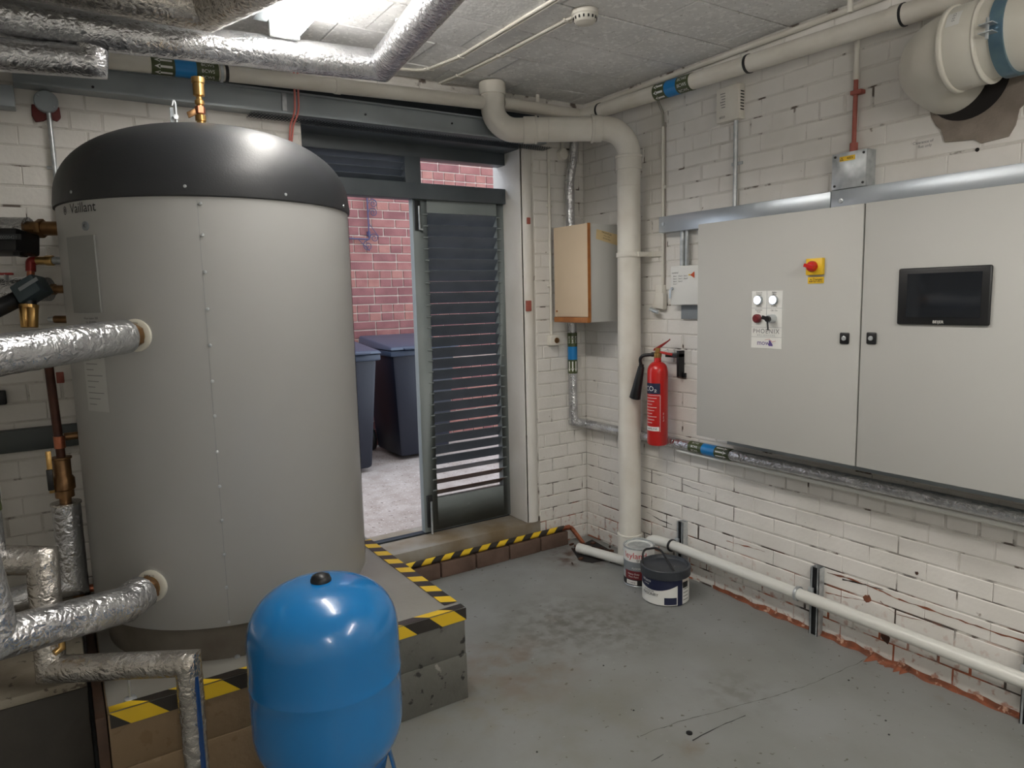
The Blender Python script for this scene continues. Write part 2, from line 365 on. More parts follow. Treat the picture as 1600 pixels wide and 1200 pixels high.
def lay(parent, name, origin, u, nrm, rects, holes, depth, mats, course=.075, length=.225, header_every=4, limit=300, margin=120, ch=.004, joint=.009, minpx=8):
    origin, u, nrm = V(origin), V(u), V(nrm); zz = V((0, 0, 1)); base = WPOS[parent.name]
    variants = {}
    M3 = Matrix((u, nrm, zz)).transposed().to_4x4()
    out = []
    for (u0, u1, z0, z1) in rects:
        nrow = int((z1 - z0) / course + .001)
        for r in range(nrow):
            zc = z0 + (r + .5) * course; row = int(round(zc / course)); hd = (row % header_every == 2)
            ln = length / 2 if hd else length; x = u0 - ((row % 2) * length / 2 if not hd else length / 4)
            while x < u1:
                a, b = max(x, u0), min(x + ln, u1); x += ln
                if b - a < .03: continue
                cuts = [(a, b)]
                for (h0, h1, k0, k1) in holes:
                    if zc > k0 and zc < k1:
                        nc = []
                        for (p, q) in cuts:
                            if q <= h0 or p >= h1: nc.append((p, q)); continue
                            if p < h0 - .02: nc.append((p, h0))
                            if q > h1 + .02: nc.append((h1, q))
                        cuts = nc
                for (p, q) in cuts:
                    c = origin + u * ((p + q) / 2) + zz * zc; t = toscreen(c)
                    inview = t and -margin < t[0] < 1600 + margin and -margin < t[1] < 1200 + margin
                    area = (q - p) * course / t[2] ** 2 * abs(nrm.dot((c - CAM).normalized())) if inview else 0
                    out.append((area, round(q - p, 2), q - p, c))
    out.sort(key=lambda e: -e[0]); far = MB()
    for i, (area, key, ln, c) in enumerate(out):
        if i < limit and area > 0:
            vk = (key, random.randrange(4))
            if vk not in variants: variants[vk] = brick_mesh(name, key, course, depth, [random.choice(mats)], ch, random.random(), joint)
            o = bpy.data.objects.new(name, variants[vk]); COL.objects.link(o); o.parent = parent
            m = M3 @ Matrix.Rotation(random.uniform(-.006, .006), 4, 'Y'); m.translation = c - base + nrm * random.uniform(-.0012, .0008) + zz * random.uniform(-.0012, .0012); o.matrix_local = m
        else:
            me = brick_mesh('tmp', ln, course, depth, [], ch, random.random(), joint)
            far.add([M3 @ v.co + c for v in me.vertices], [tuple(p.vertices) for p in me.polygons], random.randrange(len(mats))); bpy.data.meshes.remove(me)
    if far.v: tag(far.build(name, mats, parent, smooth=0), kind='stuff')

# ================================================================== THE SETTING
H = 2.585
XL, YF = -4.3, -5.6
fl = struct(MB().box((XL - .2, YF - .2, -.1), (0.2, .0, 0)).build('floor', floor_m, smooth=0))
cl = struct(MB().box((XL - .2, YF - .2, H + .012), (0.2, .3, H + .12)).build('ceiling', ceil_back, smooth=0))
# ceiling blocks
B = [-.19 - .294 * k for k in range(-1, 12)]
blockmesh = {}
def ceil_block(x0, x1, y0, y1):
    key = (round(x1 - x0, 2), round(y1 - y0, 2), random.randrange(3))
    if key not in blockmesh:
        a, b_ = key[0] / 2 - .003, key[1] / 2 - .003; r_ = random.Random(str(key)); e = .003
        me = bpy.data.meshes.new('ceiling_block'); j = lambda: (r_.random() - .5) * .003
        vs = [(-a + e, -b_ + e, j()), (a - e, -b_ + e, j()), (a - e, b_ - e, j()), (-a + e, b_ - e, j()), (-a, -b_, .004), (a, -b_, .004), (a, b_, .004), (-a, b_, .004), (-a, -b_, .03), (a, -b_, .03), (a, b_, .03), (-a, b_, .03)]
        me.from_pydata(vs, [], [(3, 2, 1, 0)] + [f for k in range(4) for f in ((k, (k + 1) % 4, 4 + (k + 1) % 4, 4 + k), (4 + k, 4 + (k + 1) % 4, 8 + (k + 1) % 4, 8 + k))])
        me.materials.append(ceil_m); blockmesh[key] = me
    o = bpy.data.objects.new('ceiling_block', blockmesh[key]); COL.objects.link(o); o.parent = cl
    o.location = V(((x0 + x1) / 2, (y0 + y1) / 2, H + random.uniform(0, .002))) - WPOS[cl.name]
ys = [0.0, -.19] + [-.19 - .294 * k for k in range(1, 11)]
for i in range(len(ys) - 1):
    x = 0.0; off = [.11, .33, .22, .44][i % 4]; first = True
    while x > XL:
        ln = off if first else .435; first = False
        x1 = max(XL, x - ln)
        if x - x1 > .02: ceil_block(x1, x, ys[i + 1], ys[i])
        x = x1
rear = MB()
rear.box((XL, YF, H), (0, ys[-1], H + .03)); rear.build('ceiling_panel', ceil_m, cl, smooth=0)

# right wall
wr = struct(MB().box((0, YF - .2, 0), (.3, .3, H + .1)).build('wall_right', mortar_white, smooth=0))
BD = .0028
lay(wr, 'brick', (-.0, 0, 0), (0, -1, 0), (-1, 0, 0), [(0.0, 3.0, 0.005, 2.58)], [(1.2, 2.5, .86, 1.76)], BD, [brick_white], limit=300, ch=.003, joint=.006, header_every=7)
# back wall with the doorway
DX0, DX1, DTOP, TH = -1.66, -.45, 2.335, .28
wb = MB()
wb.box((XL - .2, 0, 0), (DX0, TH, H + .1)); wb.box((DX1, 0, 0), (0, TH, H + .1)); wb.box((DX0, 0, DTOP), (DX1, TH, H + .1))
wb = struct(wb.build('wall_back', mortar_white, smooth=0))
lay(wb, 'brick', (XL, 0, 0), (1, 0, 0), (0, -1, 0), [(1.0, 4.3, 0.005, 2.58)], [(XL * -1 + DX0, XL * -1 + DX1 + .085, 0, 2.34)], BD, [brick_white], limit=260, ch=.003, joint=.006, header_every=7)
pr = MB().lathe([(.0, .17), (.045, .17), (.045, 2.28), (.036, 2.32), (0, 2.325)], (DX1 + .042, .028, 0), 20)
pr.build('plaster_arris', wall_paint, wb)
MB().box((DX1 - .004, .0, .17), (DX1 + .01, TH, 2.33)).build('reveal_plaster', wall_paint, wb, bevel=.002)
for (px, py, s_) in ((826, 345, .018), (826, 478, .03), (94, 590, .022)):
    q = at(px, py, 1, -.02 if px > 500 else -.004)
    MB().box(q - V((s_ * .6, .004, s_)), q + V((s_ * .6, .006, s_))).build('broken_plug', red_pipe_m, wb, bevel=.003)
struct(MB().box((XL - .2, YF - .2, 0), (XL, 0, H + .1)).build('wall_left', wall_paint, smooth=0))
struct(MB().box((XL, YF - .2, 0), (0, YF, H + .1)).build('wall_front', wall_paint, smooth=0))

# sill, kerb
sl = struct(MB().box((-1.60, -.005, 0), (-.36, .34, .168)).build('trim_1', sill_m, bevel=.006))
sl['label'] = 'worn concrete door step'
kb = thing('brick_kerb', (-.85, -.03, 0), 'low dark brown brick kerb along the foot of the door step', 'kerb')
x = -1.5
while x < -.22:
    MB().box((x + .004, -.062, 0), (min(x + .215, -.2), -.006, .084 - .002 * random.random())).build('brick', kerb_m, kb, bevel=.004); x += .22
# brick dust along the wall foot
dust = MB(); pts = []
yy = -1.0
while yy > -3.4:
    wd = min(1, .15 + (-1.0 - yy) * 3) * .016 + .028 * abs(noise.noise(V((yy * 9, 0, 0)))) + (.06 if -1.98 < yy < -1.83 else 0) * random.random(); pts.append((wd, yy)); yy -= .012
vs = []
for wd, y_ in pts: vs += [(-wd, y_, .0008), (-wd * .5, y_, .004 + .005 * random.random()), (-.004, y_, .018 + .014 * noise.noise(V((0, y_ * 14, 0))))]
fs = [f for i in range(len(pts) - 1) for f in ((3 * i, 3 * i + 1, 3 * i + 4, 3 * i + 3), (3 * i + 1, 3 * i + 2, 3 * i + 5, 3 * i + 4))]
tag(dust.add(vs, fs).build('brick_dust', rust_dust, smooth=0), 'red brick dust swept along the foot of the right wall', 'dust', kind='stuff')
# brick showing through where the paint has fallen from a course joint
def wall_scar(pix, wdt, nm, m):
    P = dense([at(a, b, 0, -.0045) for a, b in pix], .012); b = MB(); vs = []
    for p in P:
        ww = wdt * (.25 + 1.9 * abs(noise.noise(p * 17))); oz = .004 * noise.noise(p * 31); vs += [p + V((0, 0, ww + oz)), p + V((.001, 0, -ww + oz))]
    b.add(vs, [(2 * i, 2 * i + 1, 2 * i + 3, 2 * i + 2) for i in range(len(P) - 1)]); b.build(nm, m, wr, smooth=0)
wall_scar([(1292, 895), (1330, 905), (1380, 925), (1400, 935), (1480, 962), (1545, 985), (1610, 1006)], .004, 'bare_brick_line', rust_dust)
wall_scar([(1316, 905), (1345, 912), (1380, 922)], .0035, 'open_joint', void_dark)
wall_scar([(1290, 925), (1320, 934), (1355, 940)], .003, 'bare_brick_line', rust_dust)
wall_scar([(1135, 845), (1160, 852), (1195, 862)], .002, 'bare_brick_line', rust_dust)
wall_scar([(1375, 940), (1400, 960), (1450, 972), (1485, 985)], .0015, 'bare_brick_line', rust_dust)
wall_scar([(1005, 735), (1040, 745), (1075, 760), (1110, 772)], .0012, 'open_joint', void_dark)
wall_scar([(1010, 800), (1030, 812), (1050, 820)], .0022, 'open_joint', void_dark)
for (px, py, sz) in ((1383, 997, .02), (1355, 935, .016), (1432, 896, .007)):
    c = at(px, py, 0, -.0045); pts_h = [c + V((0, sz * (.6 + .6 * random.random()) * math.cos(a), sz * (.7 + .8 * random.random()) * math.sin(a))) for a in [2 * PI * i / 9 for i in range(9)]]
    MB().prism(pts_h, (.002, 0, 0)).build('wall_chip', rust if px != 1355 else rust_dust, wr, smooth=0)
# cracks in the floor
def ribbon(pix, wdt, name, m, parent):
    P = [at(a, b, 2, .0006) for a, b in pix]; D = dense(P, .02); b = MB(); vs = []
    for i, p in enumerate(D):
        d = (D[min(i + 1, len(D) - 1)] - D[max(i - 1, 0)]).normalized(); nrm = V((-d.y, d.x, 0)); q = p + nrm * .006 * noise.noise(p * 20)
        ww = wdt * (.4 + abs(noise.noise(p * 33)) * 2.2); vs += [q + nrm * ww, q - nrm * ww]
    b.add(vs, [(2 * i, 2 * i + 1, 2 * i + 3, 2 * i + 2) for i in range(len(D) - 1)]); return b.build(name, m, parent, smooth=0)
ribbon([(1082, 1157), (1110, 1142), (1135, 1130), (1165, 1118)], .0022, 'floor_crack', black_pl, fl)
ribbon([(1000, 1150), (1060, 1128), (1200, 1090), (1260, 1072), (1352, 1031)], .0011, 'floor_crack', dark_wall, fl)
ribbon([(1018, 1190), (1036, 1178)], .002, 'floor_crack', black_pl, fl)
q = at(1077, 1146, 2, 0); MB().lathe([(.011, 0), (.011, .004), (.006, .006), (0, .006)], q, 12).build('floor_anchor', black_pl, fl)
for (px, py) in ((943, 1040), (990, 1110), (1326, 1063), (1389, 1148), (1384, 1126), (923, 903), (839, 1175)):
    q = at(px, py, 2, 0); MB().lathe([(.004, 0), (.003, .002), (0, .0022)], q, 7).build('grit', black_pl, fl)

# ---------------------------------------------------------------- outdoors
GZ = .15; WY = 2.75
struct(MB().box((-4, .285, GZ - .1), (4, 3.2, GZ)).build('ground', ground_m, smooth=0))
ow = thing('yard_wall', (0, WY, GZ), 'red brick wall with pale mortar across the yard outside the door', 'wall')
MB().box((-3.5, WY + .01, GZ), (3.5, WY + .25, 3.4)).build('mortar', mortar_out, ow, smooth=0)
lay(ow, 'brick', (-3.5, WY + .01, 0), (1, 0, 0), (0, -1, 0), [(1.2, 6.2, .153, 3.3)], [], .012, red_brick, course=.0765, length=.232, limit=290, margin=-0, ch=.002, joint=.011)
# wrought iron bracket on that wall
ib = thing('iron_bracket', at(576, 372, 1, WY - .02), 'scrolled blue-painted iron hanging bracket fixed to the red brick wall', 'bracket')
yb = WY - .03
def spiral(c, r0, turns, a0, n=26, sgn=1):
    return [V((c.x + r0 * (1 - .85 * i / n) * math.cos(a0 + sgn * turns * 2 * PI * i / n), yb, c.z + r0 * (1 - .85 * i / n) * math.sin(a0 + sgn * turns * 2 * PI * i / n))) for i in range(n + 1)]
MB().tube([at(573, 300, 1, yb), at(577, 374, 1, yb)], .007, 8).build('upright', iron_m, ib)
MB().tube([at(577, 374, 1, yb), at(505, 371, 1, yb)], .007, 8).build('arm', iron_m, ib)
for (px, py, r0, a0, sg) in ((583, 318, .042, PI, -1), (583, 332, .042, PI, -1), (585, 372, .042, PI, -1), (575, 384, .048, PI / 2, 1)):
    MB().tube(spiral(at(px, py, 1, yb), r0, 1.7, a0, 30, sg), .0035, 6).build('scroll', iron_m, ib)
MB().tube([at(573, 303, 1, yb), at(588, 316, 1, yb)], .0035, 6).build('scroll', iron_m, ib)
MB().tube([at(577, 350, 1, yb), at(592, 370, 1, yb)], .0035, 6).build('scroll', iron_m, ib)
MB().tube([at(560, 374, 1, yb), at(578, 392, 1, yb)], .0035, 6).build('scroll', iron_m, ib)
for (px, py) in ((574, 305), (577, 365)):
    q = at(px, py, 1, yb); MB().box(q + V((-.012, 0, -.02)), q + V((.012, .045, .02))).build('wall_plate', iron_m, ib)

def wheelie(x0, y0, label, turn=0):
    t = thing('wheelie_bin', (x0 + .29, y0 + .35, GZ), label, 'bin', 'bins in the yard')
    Wd, Dp, Hh = .58, .66, .93
    b = MB(); z0, z1 = GZ + .03, GZ + Hh; s_ = .06
    lo = [(x0 + s_, y0 + s_ * .8, z0), (x0 + Wd - s_, y0 + s_ * .8, z0), (x0 + Wd - s_, y0 + Dp - .1, z0), (x0 + s_, y0 + Dp - .1, z0)]
    hi = [(x0, y0, z1), (x0 + Wd, y0, z1), (x0 + Wd, y0 + Dp, z1), (x0, y0 + Dp, z1)]
    b.add(lo + hi, [(3, 2, 1, 0), (4, 5, 6, 7), (0, 1, 5, 4), (1, 2, 6, 5), (2, 3, 7, 6), (3, 0, 4, 7)]).build('body', bin_m, t, bevel=.03)
    MB().box((x0 - .02, y0 - .02, z1 - .05), (x0 + Wd + .02, y0 + Dp + .02, z1)).build('rim', bin_lid, t, bevel=.012)
    l = MB(); xa, xb, ya, yb_ = x0 - .03, x0 + Wd + .03, y0 - .04, y0 + Dp + .03
    l.add([(xa, ya, z1 + .004), (xb, ya, z1 + .004), (xb, yb_, z1 + .004), (xa, yb_, z1 + .004), (xa + .02, ya + .03, z1 + .03), (xb - .02, ya + .03, z1 + .03), (xb - .02, yb_, z1 + .10), (xa + .02, yb_, z1 + .10)],
          [(3, 2, 1, 0), (4, 5, 6, 7), (0, 1, 5, 4), (1, 2, 6, 5), (2, 3, 7, 6), (3, 0, 4, 7)])
    ld = l.build('lid', bin_lid, t, bevel=.012)
    MB().box((x0 + .08, y0 - .075, z1 + .005), (x0 + Wd - .08, y0 - .035, z1 + .02)).build('lid_lip', bin_lid, ld, bevel=.006)
    MB().tube([(x0 + .06, y0 + Dp + .05, z1 + .02), (x0 + Wd - .06, y0 + Dp + .05, z1 + .02)], .016, 10).build('handle', bin_m, t)
    for sx in (x0 + .03, x0 + Wd - .03): MB().tube([(sx - .02, y0 + Dp - .04, GZ + .1), (sx + .02, y0 + Dp - .04, GZ + .1)], .1, 20).build('wheel', black_pl, t, bevel=.01)
    return t
wheelie(-1.19, 1.78, 'dark blue-grey wheelie bin nearest the tank edge, seen through the open door')
wheelie(-.40, 1.98, 'wheelie bin partly hidden behind the louvred door, right of the dark gap')

# ---------------------------------------------------------------- door 1 frame and louvred leaf
D1 = struct(bpy.data.objects.new('door_1', None)); COL.objects.link(D1); D1.location = (-1.04, .2, .17); WPOS['door_1'] = V(D1.location)
yF0, yF1 = .15, .235
MB().box((DX0, yF0, 2.022), (DX1 + .01, yF1, 2.105)).build('transom_bar', frame_m, D1, bevel=.003)
MB().box((DX0, yF0, 2.235), (DX1 + .01, yF1, 2.34)).build('frame_head', frame_m, D1, bevel=.003)
MB().box((-1.075, yF0, 2.10), (-.985, yF1, 2.24)).build('mullion', frame_m, D1, bevel=.003)
MB().box((-.432, yF0, .168), (-.405, yF1, 2.24)).build('frame_post', frame_m, D1, bevel=.003)
MB().box((DX0, yF0, .168), (DX0 + .03, yF1, 2.34)).build('frame_post', frame_m, D1, bevel=.003)
MB().box((DX0, .19, .166), (DX1, .235, .178)).build('threshold_bar', dark_steel, D1, bevel=.002)
# fixed louvre light over the open leaf
for k in range(7):
    z = 2.108 + k * .036
    MB().obox(((DX0 + .03 - 1.075) / 2, .19, z + .012), (.5 * (1.075 + DX0 + .03) * -1 if False else (-(DX0 + .03) - 1.075) / 2, 0, 0), (0, .022, -.014), (0, .0012, .002)).build('louvre_slat', slat_m, D1)
# louvred leaf (right)
lx0, lx1, lz0, lz1 = -1.03, -.436, .180, 2.022; ox0, ox1, oz0, oz1 = -.945, -.500, .365, 1.955
leaf = MB()
ya, yb2 = .178, .222
leaf.box((lx0, ya, lz0), (ox0, yb2, lz1)); leaf.box((ox1, ya, lz0), (lx1, yb2, lz1)); leaf.box((ox0, ya, lz0), (ox1, yb2, oz0)); leaf.box((ox0, ya, oz1), (ox1, yb2, lz1))
lf = leaf.build('louvred_leaf', door_m, D1, bevel=.0025)
ns = 26; sp = (oz1 - oz0) / ns
for k in range(ns):
    z = oz0 + (k + .5) * sp
    tl = (.027, -.019) if k < 3 else (.0225, -.0285)
    MB().obox(((ox0 + ox1) / 2, .2, z), ((ox1 - ox0) / 2 + .006, 0, 0), (0, tl[0], tl[1]), (0, .0016, .0012)).build('louvre_slat', slat_rust if k < 2 else slat_m, lf)
# slat end brackets
eb = MB()
for k in range(ns):
    z = oz0 + (k + .5) * sp
    for xx in (ox0 - .012, ox1 + .012): eb.box((xx - .014, ya - .004, z + .018), (xx + .014, ya + .002, z + .024))
eb.build('slat_cleats', door_m, lf)
bolt = MB(); q = at(651, 335, 1, ya)
MB().box((q.x - .018, ya - .012, 1.86), (q.x + .018, ya, 2.015)).build('bolt_plate', black_pl, lf, bevel=.003)
MB().tube([(q.x + .004, ya - .022, 1.985), (q.x + .004, ya - .022, 1.865), (q.x + .022, ya - .024, 1.862)], .005, 10).build('bolt_rod', galv, lf)
q = at(671, 800, 1, ya)
MB().box((q.x - .017, ya - .014, .21), (q.x + .017, ya, .395)).build('bolt_plate', black_pl, lf, bevel=.003)
MB().tube([(q.x + .004, ya - .02, .172), (q.x + .004, ya - .02, .36)], .006, 10).build('bolt_rod', galv, lf)

# ---------------------------------------------------------------- steel beam over the doorway
bmh = thing('steel_beam', (-1.5, -.05, 2.315), 'grey painted steel channel beam spanning the back wall above the door', 'beam')
b0, b1 = V((-2.735, 0, 2.318)), V((-.33, 0, 2.330))
def xbar(y0, y1, za, zb, x0=-2.735, x1=-.33, sl=.010):
    return [(x0, y0, za), (x0, y1, za), (x0, y1, zb), (x0, y0, zb), (x1, y0, za + sl), (x1, y1, za + sl), (x1, y1, zb + sl), (x1, y0, zb + sl)]
BF = [(0, 1, 2, 3), (7, 6, 5, 4), (0, 4, 5, 1), (1, 5, 6, 2), (2, 6, 7, 3), (3, 7, 4, 0)]
MB().add(xbar(-.052, -.045, 2.32, 2.41), BF).build('web', grey_steel, bmh)
MB().add(xbar(-.088, -.004, 2.313, 2.321), BF).build('bottom_flange', grey_steel, bmh)
MB().add(xbar(-.072, -.004, 2.408, 2.415), BF).build('top_flange', grey_steel, bmh)
MB().add(xbar(-.02, -.006, 2.415, 2.475), BF).build('shade_plate', dark_steel, bmh)  # dark strip painted in for the shaded recess above the beam
q = at(444, 157, 1, -.056); MB().box(q + V((-.010, -.003, -.045)), q + V((.010, .003, .04))).build('splice_strip', galv, bmh)
for (px, py) in ((145, 136), (571, 179), (706, 193)):
    q = at(px, py, 1, -.054); MB().tube([q, q + V((0, -.004, 0))], .005, 8).build('bolt_hole', black_pl, bmh)
MB().box((-3.2, -.09, 2.225), (-2.735, -.012, 2.30)).build('trunking_box', grey_steel, None, bevel=.003)
tag(bpy.data.objects['trunking_box'], 'short grey trunking box at the far left end of the beam', 'trunking')
# expanded metal mesh under the beam
ms = MB(); x = -1.9
while x < -.3:
    for yy in (-.075, -.05, -.025):
        ms.tube([(x, yy - .012, 2.307), (x + .014, yy + .012, 2.303)], .0014, 4); ms.tube([(x + .014, yy - .012, 2.305), (x, yy + .012, 2.301)], .0014, 4)
    x += .015
tag(ms.build('expanded_metal_lath', dark_steel, smooth=0), 'dark strip of expanded metal mesh under the steel beam', 'mesh', kind='stuff')
# lintel soffit
struct(MB().box((DX0, .004, 2.30), (DX1, .15, 2.345)).build('trim_2', frame_m, smooth=0))['label'] = 'dark lintel soffit over the doorway'

# ================================================================== PLINTHS
PZ = .354
pt = thing('concrete_plinth', (-2.08, -.6, 0), 'grey painted concrete plinth carrying the big tank', 'plinth')
MB().box((-2.662, -1.132, 0), (-1.506, -.008, .1775)).build('lower_course', plinth_front, pt, bevel=.003)
MB().box((-2.66, -1.129, .1782), (-1.508, -.008, PZ - .004)).build('upper_course', plinth_front, pt, bevel=.003)
MB().box((-2.657, -1.124, PZ - .006), (-1.509, -.008, PZ)).build('top_screed', plinth_top, pt, bevel=.003)
MB().box((-2.69, -1.12, 0), (-2.663, -.02, PZ - .01)).build('side_board', mat('brown_board', (84, 62, 48), .7, var=(62, 46, 36), vscale=9), pt, bevel=.003)
p2 = thing('low_plinth', (-3.3, -.5, 0), 'second plinth in shadow at the lower left under the pipes', 'plinth')
MB().box((-4.28, -.98, 0), (-2.70, -.02, .38)).build('block', dark_wall, p2, bevel=.01)  # block coloured dark to stand for the shade it lies in
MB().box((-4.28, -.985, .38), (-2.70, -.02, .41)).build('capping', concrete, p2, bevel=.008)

def tape_run(label, segs, name='hazard_tape'):
    """segs: list of (origin, direction, widths side vector, length, slant, period)"""
    t = thing(name, segs[0][0], label, 'tape')
    for (o, d, wv, ln, sl, per) in segs:
        o, d, wv = V(o), V(d).normalized(), V(wv); nrm = d.cross(wv).normalized(); th = .0006
        for col, ph in ((tape_yellow, 0), (tape_black, per / 2)):
            k = -2
            while k * per < ln + per:
                a0 = k * per + ph; a1 = a0 + per / 2; k += 1
                # parallelogram clipped to [0, ln]
                poly = [(a0, 0), (a1, 0), (a1 + sl, 1), (a0 + sl, 1)]
                def clip(P, keep, inter):
                    out = []
                    for i in range(len(P)):
                        A, B_ = P[i], P[(i + 1) % len(P)]
                        if keep(A): out.append(A)
                        if keep(A) != keep(B_): out.append(inter(A, B_))
                    return out
                def icx(c): return lambda A, B_: (c, A[1] + (B_[1] - A[1]) * (c - A[0]) / (B_[0] - A[0]))
                poly = clip(poly, lambda p: p[0] >= 0, icx(0))
                if poly: poly = clip(poly, lambda p: p[0] <= ln, icx(ln))
                if len(poly) < 3: continue
                MB().prism([o + d * p[0] + wv * p[1] + V((0, 0, .0015 * noise.noise(V((p[0] * 20, p[1], 3))))) for p in poly], nrm * th).build('yellow_stripe' if col is tape_yellow else 'black_stripe', col, t, smooth=0)
    return t
fz = PZ + .0025
tape_run('yellow and black hazard tape along the right top edge of the plinth', [((-1.506, -1.07, fz), (0, 1, 0), (-.055, 0, 0), .86, .03, .12)])
tape_run('yellow and black hazard tape folded over the front edge of the plinth', [
    ((-2.655, -1.128, fz), (1, 0, 0), (0, .034, 0), 1.15, -.045, .2),
    ((-2.655, -1.1355, fz), (1, 0, 0), (0, 0, -.046), 1.15, .05, .2)])

# ================================================================== TANK
TC = V((-2.18, -.58, 0)); TR = .473; TZ0, TZ1 = .475, 1.818
tk = thing('hot_water_tank', (TC.x, TC.y, PZ), 'tall pale grey cylindrical hot water tank with black domed top on a plinth', 'tank')
MB().lathe([(.44, PZ), (.44, TZ0 + .02)], TC, 64).build('base_ring', tank_ring, tk)
MB().lathe([(TR - .02, TZ0 - .004), (TR - .004, TZ0), (TR, TZ0 + .006), (TR, TZ1)], TC, 128).build('casing', tank_m, tk)
prof = [(TR + .003, TZ1 - .010), (TR + .007, TZ1 - .007), (TR + .008, TZ1 + .006)]
for i in range(1, 25):
    a = PI / 2 * i / 24; e = 2 / 2.35
    prof.append(((TR + .006) * math.cos(a) ** e, TZ1 + .006 + .272 * math.sin(a) ** e))
MB().lathe(prof, TC, 128).build('dome_cover', tank_dome, tk)
def tang(px, py, r=TR):
    v = RX * ((px - 800) / FPX) + DN * ((py - 600) / FPX) + FW; ox, oy = CAM.x - TC.x, CAM.y - TC.y
    a = v.x ** 2 + v.y ** 2; b = 2 * (ox * v.x + oy * v.y); c = ox * ox + oy * oy - r * r; disc = b * b - 4 * a * c
    t = (-b - math.sqrt(max(0, disc))) / (2 * a); p = CAM + v * t; return math.atan2(p.y - TC.y, p.x - TC.x), p.z
def tpt(a, z, r): return V((TC.x + r * math.cos(a), TC.y + r * math.sin(a), z))
tcm = lambda a: cyl_map((TC.x, TC.y, 0), (0, 0, 1), (math.cos(a), math.sin(a), 0), TR)
for py in (318, 367, 425, 483, 540, 596, 650, 706, 760, 813, 866, 918, 972):
    px = 313 + (py - 318) * .068; a, z = tang(px, py); d = V((math.cos(a), math.sin(a), 0))
    MB().lathe([(.0055, 0), (.005, .003), (0, .0042)], tpt(a, z, TR), 10, d).build('rivet', galv, tk)
for px in (289, 112, 446, 536):
    py = {289: 291, 112: 300, 446: 304, 536: 322}[px]
    a, z = tang(px, py, TR + .006); MB().lathe([(.005, 0), (.0045, .002), (0, .003)], tpt(a, z, TR + .0075), 10, V((math.cos(a), math.sin(a), 0))).build('cap_screw', galv, tk)
a, z = tang(330, 600); seam = bent_rect(TZ0 + .01, TZ1 - .02, -.0004, .0004, tcm(a), grey_print, tk, 'casing_seam', .0003, 1)
a = math.radians(-18); bent_rect(TZ0 + .01, TZ1 - .02, -.016, .016, tcm(a), off_white, tk, 'edge_strip', .002, 4)
# control cover plate and lettering on the left side of the casing
a0 = math.radians(-161); a1 = math.radians(-144); am = (a0 + a1) / 2
MB().add([tpt(a0 + (a1 - a0) * k / 8, z_, TR + rr) for rr in (.001, .007) for z_ in (1.475, 1.705) for k in range(9)],
         [(k, k + 1, 10 + k, 9 + k) for k in range(8)] + [(18 + k, 19 + k, 28 + k, 27 + k) for k in range(8)] +
         [(k, k + 1, 19 + k, 18 + k) for k in range(8)] + [(9 + k, 10 + k, 28 + k, 27 + k) for k in range(8)] + [(0, 9, 27, 18), (8, 17, 35, 26)]).build('cover_plate', mat('cover_plate_grey', (138, 139, 137), .35), tk, smooth=30)
cm = tcm(math.radians(-150))
bent_text('Vaillant', .042, cm, black_ink, tk, u0=1.787, s0=-.0)
b_ = MB(); pts_ = [cm(1.787 + .013 * math.sin(t), -.098 + .011 * math.cos(t), .0008) for t in [i * PI / 8 for i in range(16)]]; pts2 = [cm(1.787 + .010 * math.sin(t), -.098 + .008 * math.cos(t), .0008) for t in [i * PI / 8 for i in range(16)]]
b_.add(pts_ + pts2, [(i, (i + 1) % 16, 16 + (i + 1) % 16, 16 + i) for i in range(16)]); b_.add([cm(1.787 + q[1], -.098 + q[0], .0008) for q in ((-.004, -.006), (.004, -.006), (.004, .006), (-.004, .006))], [(0, 1, 2, 3)]); b_.build('emblem', black_ink, tk, smooth=0)
cb = tcm(math.radians(-148.6))
bd = MB().lathe([(.014, 0), (.014, .003), (.010, .004), (0, .004)], tpt(math.radians(-148.6), 1.733, TR), 20, V((math.cos(math.radians(-148.6)), math.sin(math.radians(-148.6)), 0))).build('badge', grey_print, tk)
bent_text('K', .016, cb, black_ink, bd, u0=1.733, lift=.0046)
for zz_, tx in ((1.458, 'Water heater 500'), (1.446, 'Nr. 0010009')): bent_text(tx, .0095, tcm(math.radians(-151)), black_ink, tk, u0=zz_)
bent_rect(1.17, 1.36, -.055, .055, tcm(math.radians(-152)), mat('label_film', (182, 183, 180), .3), tk, 'data_label', .0006, 8)
for k in range(9): bent_rect(1.335 - k * .018, 1.337 - k * .018, -.04, .04 - .02 * (k % 3), tcm(math.radians(-152)), grey_ink, tk, 'label_line', .0012, 4)
# rosettes, unions and foil pipes at the tank
def tank_port(px, py, rros, txt):
    a, z = tang(px, py); d = V((math.cos(a), math.sin(a), 0)); p = tpt(a, z, TR)
    r_ = MB().lathe([(rros, -.012), (rros, .006), (rros - .006, .009), (.034, .010), (.034, -.012)], p, 32, d).build('port_rosette', off_white, tk)
    bent_text(txt, .009, cyl_map((TC.x, TC.y, 0), (0, 0, 1), d, TR + .01), black_ink, r_, u0=z + .036)
    return a, z, d, p
A1, Z1, N1, P1 = tank_port(213, 524, .049, 'SW DN')
A2, Z2, N2, P2 = tank_port(238, 915, .051, 'RUCK 22')
def union(p, d, r, parent, L_=.05):
    MB().tube([p - d * .01, p + d * L_], r * .86, 24).build('union_sleeve', brass, parent)
    MB().hexn(p + d * (L_ * .35), p + d * (L_ * .75), r * 1.12).build('union_nut', bronze, parent, bevel=.002)
t1 = thing('insulated_pipe', P1, 'foil-wrapped pipe leaving the tank side at mid height towards the left', 'pipe', 'foil pipes at the tank')
union(P1, N1, .038, t1); foil_tube('foil_lagging', [P1 + N1 * .05, P1 + N1 * .62 + V((-.05, .02, -.03))], .050, t1)
